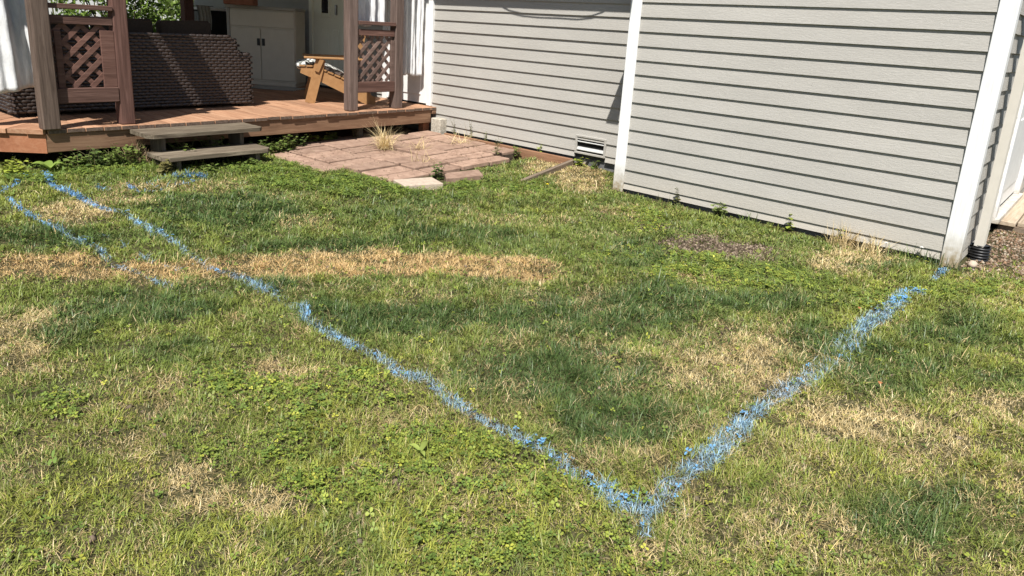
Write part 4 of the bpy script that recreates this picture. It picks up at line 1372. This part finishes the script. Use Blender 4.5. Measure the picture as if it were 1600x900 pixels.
    o = mesh_np('lawn_grass', V, loops, starts, C, MAT['grass'])
    tag(o, 'uneven mown lawn of green and straw-dry grass with sprayed blue marking lines', 'grass', kind='stuff')


MAT['grass'] = attr_mat('grass_blades', rough=.42, trans=.20, spec=.30)
blades()


# ---- small leaves between the grass: buttercup and clover
def leaves_cover():
    def wgt(x, y):
        c = patch(CLV, x + .15 * (fbm(x, y, 4, 2) - .5), y + .15 * (fbm(x + 7, y, 4, 2) - .5))
        cl = np.clip(fbm(x + 3, y + 8, 7.0, 2) * 2.6 - .95, 0, 1)
        w = np.clip(c, 0, 1.4) * (.12 + cl) + .02
        w = w * np.where((x > 5.75) & (y < .62), .1, 1)
        w = w * np.where((y > 6.3) & (x > 2.45) & (x < 3.5), .5, 1)
        return w
    n = 33000
    x, y = sample(n, 1.5, wgt)
    z = gheight(x, y)
    r = RNG.random
    near = np.clip((np.hypot(x, y) - 1.8) / 4, 0, 1)
    size = (.0045 + .0085 * r(n) ** 1.6) * (1 + .25 * near)
    h = .008 + .022 * r(n) + .02 * (y > 4.3) * r(n)
    yaw = r(n) * 6.283
    tilt, td = np.abs(RNG.normal(0, .38, n)), r(n) * 6.283
    nx_, ny_, nz_ = np.sin(tilt) * np.cos(td), np.sin(tilt) * np.sin(td), np.cos(tilt)
    ca, cb2 = np.array([.29, .335, .055]), np.array([.13, .195, .042])
    cy = np.array([.40, .40, .065])
    col = lerp(np.repeat(ca[None], n, 0), cb2, np.clip(r(n) * 1.3 + .25 * (y > 3.5), 0, 1))
    k = ((r(n) < .06) & (y < 3.2))
    col = np.where(k[:, None], cy * (.7 + .5 * r(n))[:, None], col)
    col *= (.7 + .6 * r(n))[:, None]
    p = paint_at(x, y)
    hit = r(n) < p * .6
    col = np.where(hit[:, None], np.array([.17, .38, .62]), col)
    leaf = np.array([(.10, 0), (.55, -.42), (1.02, -.34), (1.16, 0), (1.02, .34), (.55, .42)])     # one leaflet, seen from above
    Vs, Cs = [], []
    for a in (0, 2.094, 4.189):
        ang = yaw + a + RNG.normal(0, .15, n)
        c, s = np.cos(ang), np.sin(ang)
        for (lx, ly) in leaf:
            dx, dy = (lx * c - ly * s) * size, (lx * s + ly * c) * size
            fold = np.abs(ly) * size * .35
            dz = -(dx * nx_ + dy * ny_) / nz_ + fold
            Vs.append(np.stack([x + dx, y + dy, z + h + dz], -1))
            Cs.append(col)
    V = np.stack(Vs, 1).reshape(-1, 3)
    C = np.stack(Cs, 1).reshape(-1, 3)
    b = np.arange(n)[:, None] * 18
    idx = np.concatenate([np.array([0, 1, 2, 3, 0, 3, 4, 5]) + 6 * q for q in range(3)])
    loops = (b + idx[None]).ravel()
    starts = np.arange(n * 6) * 4
    o = mesh_np('buttercup_and_clover', V, loops, starts, C, MAT['leaf'])
    tag(o, 'low yellow-green buttercup and clover leaves spread through the lawn', 'ground cover', kind='stuff')


leaves_cover()


# ---- clods, litter and gravel
def crumbs(name, lab, n, wgt, wmax, size, cols, lift=0.0, flat=.7, bounds=None, surf=None):
    if bounds is None:
        x, y = sample(n, wmax, wgt)
    else:
        x, y = RNG.uniform(bounds[0], bounds[1], n), RNG.uniform(bounds[2], bounds[3], n)
    z = (gheight(x, y) if surf is None else surf(x, y)) + lift
    r = RNG.random
    s = size[0] + (size[1] - size[0]) * r(n) ** 2
    o6 = np.array([(1, 0, 0), (-1, 0, 0), (0, 1, 0), (0, -1, 0), (0, 0, 1), (0, 0, -1)], float)
    a = r(n) * 6.283
    V = np.empty((n, 6, 3))
    for q in range(6):
        k = s * (.65 + .7 * r(n))
        ox, oy, oz = o6[q, 0] * k, o6[q, 1] * k, o6[q, 2] * k * flat
        V[:, q] = np.stack([x + ox * np.cos(a) - oy * np.sin(a), y + ox * np.sin(a) + oy * np.cos(a), z + oz], -1)
    f = np.array([0, 2, 4, 2, 1, 4, 1, 3, 4, 3, 0, 4, 2, 0, 5, 1, 2, 5, 3, 1, 5, 0, 3, 5])
    loops = (np.arange(n)[:, None] * 6 + f[None]).ravel()
    starts = np.arange(n * 8) * 3
    ci = RNG.integers(0, len(cols), n)
    col = np.array(cols)[ci] * (.65 + .7 * r(n))[:, None]
    o = mesh_np(name, V.reshape(-1, 3), loops, starts, np.repeat(col[:, None], 6, 1).reshape(-1, 3), MAT['clod'])
    tag(o, lab, 'soil' if 'soil' in name else 'gravel', kind='stuff')


crumbs('soil_clods', 'dug brown soil crumbs in the bare patch by the wing wall', 6500, lambda x, y: patch(BARE, x, y, 1.1) * (x < 5.7) + .004, 1.0, (.004, .017), [(.09, .066, .045), (.13, .098, .070), (.21, .165, .12), (.06, .044, .030)], lift=.003)
crumbs('soil_debris', 'dry litter and sand in the joints of the patio', 1300, None, 1, (.002, .008), [(.34, .26, .16), (.16, .11, .075), (.24, .17, .115)], lift=0, flat=.5, bounds=(3.78, 6.0, 4.86, 6.6), surf=lambda x, y: .087 + .027 * (x - 4))
crumbs('gravel', 'loose gravel and bark litter round the drain pipe', 9000, None, 1, (.005, .018), [(.22, .165, .115), (.18, .125, .085), (.30, .25, .19), (.13, .085, .055), (.21, .13, .08)], lift=.004, bounds=(5.78, 8.6, -.45, .655))


# ---- single plants
def leafy(name, loc, stems, lab, cat='weed', group=None, col=(.10, .16, .035), leaf=.03, lean=.3, perstem=7, hgt=.15, wide=.5, droop=.3, seed=0, parent=None, stemcol=None, spread=.06):
    """weed of several stems with paired leaves; stem and leaves are its parts"""
    rr = random.Random(seed + 100)
    root = empty(name, loc)
    tag(root, lab, cat, group)
    sm = MB()
    V, F, C = [], [], []
    for k in range(stems):
        a = rr.uniform(0, 6.283)
        h = hgt * rr.uniform(.6, 1.1)
        le = lean * rr.uniform(.2, 1.2)
        bx, by = rr.uniform(-spread, spread) * .5, rr.uniform(-spread, spread) * .5
        pts = [Vector((bx + math.cos(a) * le * h * t * t, by + math.sin(a) * le * h * t * t, h * t)) for t in (0, .35, .7, 1)]
        sm.tube(pts, [.0022, .0018, .0014, .0008], n=5)
        for q in range(perstem):
            t = (q + .6) / perstem
            p = pts[0].lerp(pts[1], t / .35) if t < .35 else (pts[1].lerp(pts[2], (t - .35) / .35) if t < .7 else pts[2].lerp(pts[3], (t - .7) / .3))
            b = a + q * 2.4 + rr.uniform(-.5, .5)
            s = leaf * 1.3 * rr.uniform(.6, 1.15) * (1.1 - .5 * t)
            d = Vector((math.cos(b), math.sin(b), rr.uniform(-droop, .45))).normalized()
            w = Vector((-math.sin(b), math.cos(b), rr.uniform(-.3, .3))).normalized()
            n = len(V)
            up = Vector((0, 0, 1))
            for (u, ww, zz) in ((0, 0, 0), (.35, wide, .06), (.75, wide * .75, .05), (1.05, 0, -.12), (.75, -wide * .75, .05), (.35, -wide, .06), (.5, 0, -.02)):
                V.append(tuple(p + d * (u * s) + w * (ww * s) + up * (zz * s)))
                f_ = rr.uniform(.85, 1.15)
                C.append(None)
            for f in ((0, 1, 6), (1, 2, 6), (2, 3, 6), (3, 4, 6), (4, 5, 6), (5, 0, 6)):
                F.append(tuple(n + i for i in f))
            kk = rr.uniform(.65, 1.35)
            mixc = rr.random() * .25
            for i in range(n, n + 7):
                C[i] = (col[0] * kk + mixc * .1, col[1] * kk + mixc * .06, col[2] * kk)
    sm.build('stem', MAT['stem'] if stemcol is None else stemcol, root)['kind'] = 'stuff'
    F_ = np.array(F)
    ob = mesh_np('leaves', np.array(V), F_.ravel(), np.arange(len(F)) * 3, np.array(C), MAT['leaf'])
    ob.parent = root
    return root


def tuft(name, loc, n, L, col, lab, cat='grass tuft', group=None, lean=.7, seed=0, width=.0022, spread=.03):
    rr = random.Random(seed + 500)
    V, F, C = [], [], []
    for k in range(n):
        a = rr.uniform(0, 6.283)
        l = L * rr.uniform(.55, 1.15)
        th = abs(rr.gauss(lean, .3))
        th2 = th + abs(rr.gauss(.4, .25))
        b = Vector((rr.gauss(0, spread), rr.gauss(0, spread), -.004))
        d = Vector((math.cos(a), math.sin(a), 0))
        s = Vector((-math.sin(a), math.cos(a), 0)) * width * rr.uniform(.6, 1.3)
        m1 = b + d * math.sin(th) * l * .5 + Vector((0, 0, math.cos(th) * l * .5))
        t = m1 + d * math.sin(th2) * l * .5 + Vector((0, 0, math.cos(th2) * l * .5))
        t.z = max(t.z, .004)
        i = len(V)
        V += [tuple(b - s), tuple(b + s), tuple(m1 + s * .8), tuple(m1 - s * .8), tuple(t)]
        kk = rr.uniform(.7, 1.3)
        C += [(col[0] * kk, col[1] * kk, col[2] * kk)] * 5
        F += [i, i + 1, i + 2, i + 3, i + 3, i + 2, i + 4]
    st = []
    for k in range(n):
        st += [k * 7, k * 7 + 4]
    o = mesh_np(name, np.array(V), np.array(F), np.array(st), np.array(C), MAT['leaf'])
    o.location = loc
    return tag(o, lab, cat, group)


STRAW, PALE, GRN, DKG, LIME = (.54, .42, .22), (.70, .57, .32), (.13, .19, .045), (.075, .12, .035), (.26, .32, .05)
pz = lambda x: .085 + .027 * (x - 4)
# on the patio
tuft('dry_grass_tuft', (4.85, 6.00, pz(4.85)), 150, .36, PALE, 'largest pale dry grass tuft growing out of the patio', group='dry tufts on the patio', lean=.72, seed=1, width=.0032, spread=.03)
tuft('dry_grass_tuft', (5.10, 5.72, pz(5.1)), 44, .24, STRAW, 'sparse dry tuft in the middle of the patio right of the largest tuft', group='dry tufts on the patio', lean=1.0, seed=2, width=.0025)
tuft('dry_grass_tuft', (5.75, 5.75, pz(5.75)), 50, .36, PALE, 'flattened dry stalks lying on the patio near the long wall', group='dry tufts on the patio', lean=1.25, seed=3, width=.0025, spread=.06)
tuft('dry_grass_tuft', (4.72, 5.20, pz(4.7)), 34, .26, STRAW, 'few dry stalks by the front joint of the patio', group='dry tufts on the patio', lean=1.2, seed=4, width=.0022, spread=.08)
leafy('weed', (4.44, 4.72, .06), 9, 'dark green leafy weed between the pale and the red loose block', group='weeds', col=DKG, leaf=.035, hgt=.17, lean=.35, perstem=8, seed=5)
leafy('weed', (5.60, 5.03, pz(5.6)), 4, 'thin weed at the right end of the front paver row', group='weeds', col=(.12, .14, .05), leaf=.03, hgt=.2, lean=.3, perstem=8, seed=6)
leafy('weed', (5.02, 6.75, pz(5)), 9, 'reddish dried weed behind the largest dry tuft under the deck edge', group='weeds', col=(.14, .06, .06), leaf=.025, hgt=.17, lean=.5, perstem=9, seed=7)
for k, (xx, yy, h, lab) in enumerate(((6.10, 6.18, .26, 'thin stalky weed against the wall nearest the pier block'), (6.10, 5.92, .26, 'second thin stalky weed against the wall from the pier block'), (6.10, 5.66, .15, 'short weed against the wall above the timber edging start'))):
    leafy('weed', (xx, yy, .12), 3, lab, group='weeds', col=(.12, .15, .05), leaf=.016, hgt=h, lean=.35, perstem=10, seed=20 + k)
leafy('weed', (6.09, 4.86, .12), 4, 'little round-leaved weed on the timber against the wall', group='weeds', col=LIME, leaf=.03, hgt=.11, perstem=3, seed=24)
leafy('weed', (5.92, 5.02, .09), 6, 'green weed inside the timber corner of the patio', group='weeds', col=GRN, leaf=.03, hgt=.13, perstem=6, seed=25)
leafy('weed', (6.07, 4.26, .06), 9, 'yellow-green leafy weed below the left half of the vent', group='weeds', col=LIME, leaf=.045, hgt=.12, perstem=6, lean=.6, seed=26)
leafy('weed', (6.08, 4.08, .06), 8, 'darker leafy weed below the right half of the vent', group='weeds', col=GRN, leaf=.04, hgt=.11, perstem=6, lean=.6, seed=27)
# along the wing wall
leafy('weed', (5.66, 2.87, .01), 2, 'tall dark single-stemmed weed against the wing wall', group='weeds', col=(.07, .08, .03), leaf=.03, hgt=.22, lean=.12, perstem=14, seed=30, spread=.02)
leafy('weed', (5.62, 2.43, .01), 12, 'bushy pale green weed rosette against the wing wall', group='weeds', col=(.17, .22, .07), leaf=.05, hgt=.11, lean=.8, perstem=6, seed=31)
leafy('weed', (5.66, 1.86, .01), 3, 'small lime-topped weed against the middle of the wing wall', group='weeds', col=LIME, leaf=.03, hgt=.14, lean=.2, perstem=6, seed=32)
leafy('weed', (5.655, 1.45, .01), 3, 'spindly weed against the wing wall by the straw tufts', group='weeds', col=LIME, leaf=.022, hgt=.15, lean=.3, perstem=6, seed=33)
for k, (xx, yy, n_, L_, c_, lab) in enumerate(((5.655, 2.20, 26, .15, GRN, 'thin green grass tuft against the wing wall right of the pale rosette'), (5.655, 3.05, 18, .11, (.13, .13, .05), 'short thin tuft against the wing wall left of the tall weed'),
                                              (5.62, 1.42, 120, .22, STRAW, 'left large straw tuft at the foot of the wing wall'), (5.62, 1.22, 90, .20, PALE, 'right large straw tuft at the foot of the wing wall'),
                                              (5.66, .86, 60, .15, DKG, 'dark green grass tuft at the foot of the right corner board'), (5.665, 1.02, 40, .13, GRN, 'green grass tuft between the straw tufts and the right corner board'),
                                              (5.65, .70, 40, .12, (.09, .12, .06), 'wispy tuft in front of the right corner board'))):
    tuft('grass_tuft', (xx, yy, gz(xx, yy)), n_, L_, c_, lab, group='tufts along the wing wall', lean=.5, seed=40 + k, spread=.05)


def flower(loc, h, petal, lab, seed, centre=(.7, .5, .02)):
    root = empty('flower', loc)
    tag(root, lab, 'flower', 'small flowers')
    MB().tube([(0, 0, 0), (.004, .003, h * .6), (.002, .006, h)], .0015, n=5).build('stem', MAT['stem'], root)
    pm = MB()
    for ring, (k, r_, up) in enumerate(((14, .016, .004), (10, .011, .008))):
        for i in range(k):
            a = 6.283 * i / k + ring * .2
            c, s = math.cos(a), math.sin(a)
            pm.add([(.002, .006, h), (c * r_ * .6 - s * .003, .006 + s * r_ * .6 + c * .003, h + up), (c * r_, .006 + s * r_, h + up * .7), (c * r_ * .6 + s * .003, .006 + s * r_ * .6 - c * .003, h + up)], [(0, 1, 2, 3)])
    pm.build('petals', petal, root)


YEL = noise_mat('dandelion_yellow', (.80, .62, .02), (.85, .70, .03), rough=.7, bs_=0)
WHT = noise_mat('clover_white', (.70, .68, .62), (.80, .78, .74), rough=.8, bs_=0)
flower((5.08, 3.90, gz(5.08, 3.9)), .05, YEL, 'yellow dandelion flower in the grass near the timber edging', 1)
for k, (xx, yy, h, lab) in enumerate(((5.60, 1.12, .10, 'white seed head on a stalk by the wing wall, left of two'), (5.66, .90, .10, 'white seed head on a stalk by the wing wall, right of two nearest the corner'))):
    flower((xx, yy, gz(xx, yy)), h, WHT, lab, k)


def broadleaf(loc, n, s, col, lab, seed, lift=.4, wide=.36):
    rr = random.Random(seed)
    root = empty('broadleaf_weed', loc)
    tag(root, lab, 'weed', 'weeds')
    for k in range(n):
        a = 6.283 * k / n + rr.uniform(-.4, .4)
        ss = s * rr.uniform(.75, 1.15)
        d = Vector((math.cos(a), math.sin(a), 0)); w = Vector((-math.sin(a), math.cos(a), 0))
        V, F = [], []
        for i in range(7):
            t = i / 6
            ww = wide * ss * math.sin(math.pi * min(1, t * .93 + .07)) ** .8 * (1.15 - .4 * t)
            zc = lift * ss * (t - .75 * t * t) + .008
            for j in (-1, 0, 1):
                V.append(tuple(d * (ss * t) + w * (ww * j) + Vector((0, 0, zc + (abs(j) * .12 * ss * math.sin(math.pi * t))))))
        for i in range(6):
            for j in (0, 1):
                F += [i * 3 + j, i * 3 + j + 1, i * 3 + j + 4, i * 3 + j + 3]
        kk = rr.uniform(.8, 1.2)
        o = mesh_np('leaf', np.array(V), np.array(F), np.arange(12) * 4, np.array([[c * kk for c in col]] * 21), MAT['leaf'], True)
        o.parent = root


broadleaf((1.47, 1.60, gz(1.47, 1.6) + .02), 3, .050, (.28, .34, .08), 'small broad-leaved weed in the lawn left of the long blue line', 2, .45, .19)
broadleaf((1.80, 6.50, gz(1.8, 6.5) + .03), 4, .125, (.24, .34, .07), 'big round-leaved weed below the deck corner at the start of the blue line', 3, .9)
for k, (xx, yy, lab) in enumerate(((4.14, .90, 'fallen orange leaf left of the right-hand blue line'), (3.22, .56, 'fallen orange leaf in the lawn right of the blue line'))):
    o = mesh_np('fallen_leaf', np.array([(0, 0, 0), (.016, -.010, .004), (.03, 0, 0), (.016, .012, .006)]), np.array([0, 1, 2, 3]), np.array([0]), np.array([(.50, .20, .08)] * 4), MAT['leaf'])
    o.location = (xx, yy, gz(xx, yy) + .045)
    tag(o, lab, 'leaf', 'fallen leaves')

# ---- leafy growth below the deck edge, each plant on its own
rr = random.Random(9)
spots = [(1.55, 6.55, .12, LIME, 'yellow-green weed below the orange rim board, at the picture edge'), (1.98, 6.50, .13, GRN, 'green leafy weed below the deck rim, right of the round-leaved weed'),
         (2.10, 6.44, .17, DKG, 'dark leafy weed below the deck rim, third from the deck corner'), (2.24, 6.46, .18, GRN, 'leafy weed below the deck rim under the lattice panel'),
         (2.38, 6.43, .20, GRN, 'tallest leafy weed below the deck rim beside the lower step'), (2.50, 5.96, .12, (.14, .13, .05), 'half-dry weed at the left end of the lower step'),
         (2.85, 5.90, .08, GRN, 'low weed under the front of the lower step, left'), (3.22, 5.90, .09, GRN, 'low weed under the front of the lower step, right'),
         (2.82, 6.31, .22, GRN, 'weed growing up between the two steps, left'), (3.12, 6.31, .24, GRN, 'weed growing up between the two steps, right'),
         (3.62, 6.50, .13, DKG, 'dark weed right of the steps under the deck'), (3.82, 6.56, .15, GRN, 'bright leafy weed under the deck edge right of the steps'),
         (4.00, 6.60, .16, GRN, 'leafy weed under the deck edge at the patio corner'), (4.18, 6.66, .14, DKG, 'dark leafy weed under the deck edge behind the patio'),
         (4.50, 6.78, .10, LIME, 'small bright weed in the dark gap under the deck'), (4.72, 6.80, .09, GRN, 'small green weed in the gap under the deck beside the reddish one')]
for k, (xx, yy, h, c_, lab) in enumerate(spots):
    zz = gz(xx, yy) if xx < 3.7 else pz(xx) - .01
    leafy('weed', (xx, yy, zz), 16 if h > .11 else 8, lab, group='weeds below the deck', col=c_, leaf=.042, hgt=h, lean=.8, perstem=7, seed=60 + k, spread=.16)
tuft('dry_grass_tuft', (2.46, 6.38, gz(2.46, 6.38)), 60, .30, (.30, .21, .12), 'brown dry stalks at the left end of the steps', group='dry tufts by the steps', lean=.45, seed=80, width=.0022, spread=.05)


# ---- background beyond the deck: shrub and white fence
def shrub(loc, rx, ry, rz_, n, lab, seed, col):
    root = empty('shrub', loc)
    tag(root, lab, 'shrub', 'shrubs beyond the deck')
    r = np.random.default_rng(seed)
    tk = MB()
    for k in range(9):
        a = r.uniform(0, 6.283)
        e_ = Vector((math.cos(a) * rx * .6, math.sin(a) * ry * .6, rz_ * r.uniform(1.0, 1.6)))
        tk.tube([(0, 0, 0), e_ * .5 + Vector((0, 0, .1)), e_], [.03, .018, .006], n=6)
    tk.build('trunk', MAT['bark'], root)
    # leaves gathered in clumps
    nc = 70
    cc = r.normal(0, 1, (nc, 3)); cc /= np.linalg.norm(cc, axis=1)[:, None]
    cc *= (r.uniform(.35, 1.0, nc) ** .6)[:, None]
    cc = cc * np.array([rx, ry, rz_]) + np.array([0, 0, rz_])
    ci = r.integers(0, nc, n)
    p = cc[ci] + r.normal(0, .13, (n, 3))
    p[:, 2] = np.maximum(p[:, 2], .02)
    L = r.uniform(.035, .07, n)
    d = r.normal(0, 1, (n, 3)); d /= np.linalg.norm(d, axis=1)[:, None]
    w = np.cross(d, r.normal(0, 1, (n, 3))); w /= np.linalg.norm(w, axis=1)[:, None]
    V = np.stack([p - d * L[:, None], p + w * (L * .42)[:, None], p + d * L[:, None], p - w * (L * .42)[:, None]], 1).reshape(-1, 3)
    c = np.array(col)[None] * r.uniform(.55, 1.5, n)[:, None]
    o = mesh_np('crown', V, np.arange(n * 4), np.arange(n) * 4, np.repeat(c, 4, 0), MAT['leaf'])
    o.parent = root


shrub((5.3, 13.9, .0), 1.3, .7, 1.1, 9000, 'broad sunlit green shrub seen behind the wicker sofa', 1, (.13, .20, .035))
shrub((7.2, 14.6, .0), 1.2, .7, 1.1, 7000, 'pale green shrub behind the black cart', 2, (.17, .22, .06))
fence = empty('picket_fence', (4, 16.2, 0))
tag(fence, 'white board fence far behind the shrubs', 'fence')
pm0 = None
for k in range(60):
    xx = -4.0 + k * .19
    if pm0 is None:
        pm0 = MB().box(-.08, .08, -.012, .012, 0, 1.75, b=.004).build('picket', MAT['white'], fence, loc=(xx, 0, 0))
    else:
        dup(pm0, fence, (xx, 0, 0))
for zz in (.35, 1.45):
    MB().box(-4.1, 7.4, .014, .054, zz, zz + .09).build('rail', MAT['white'], fence)
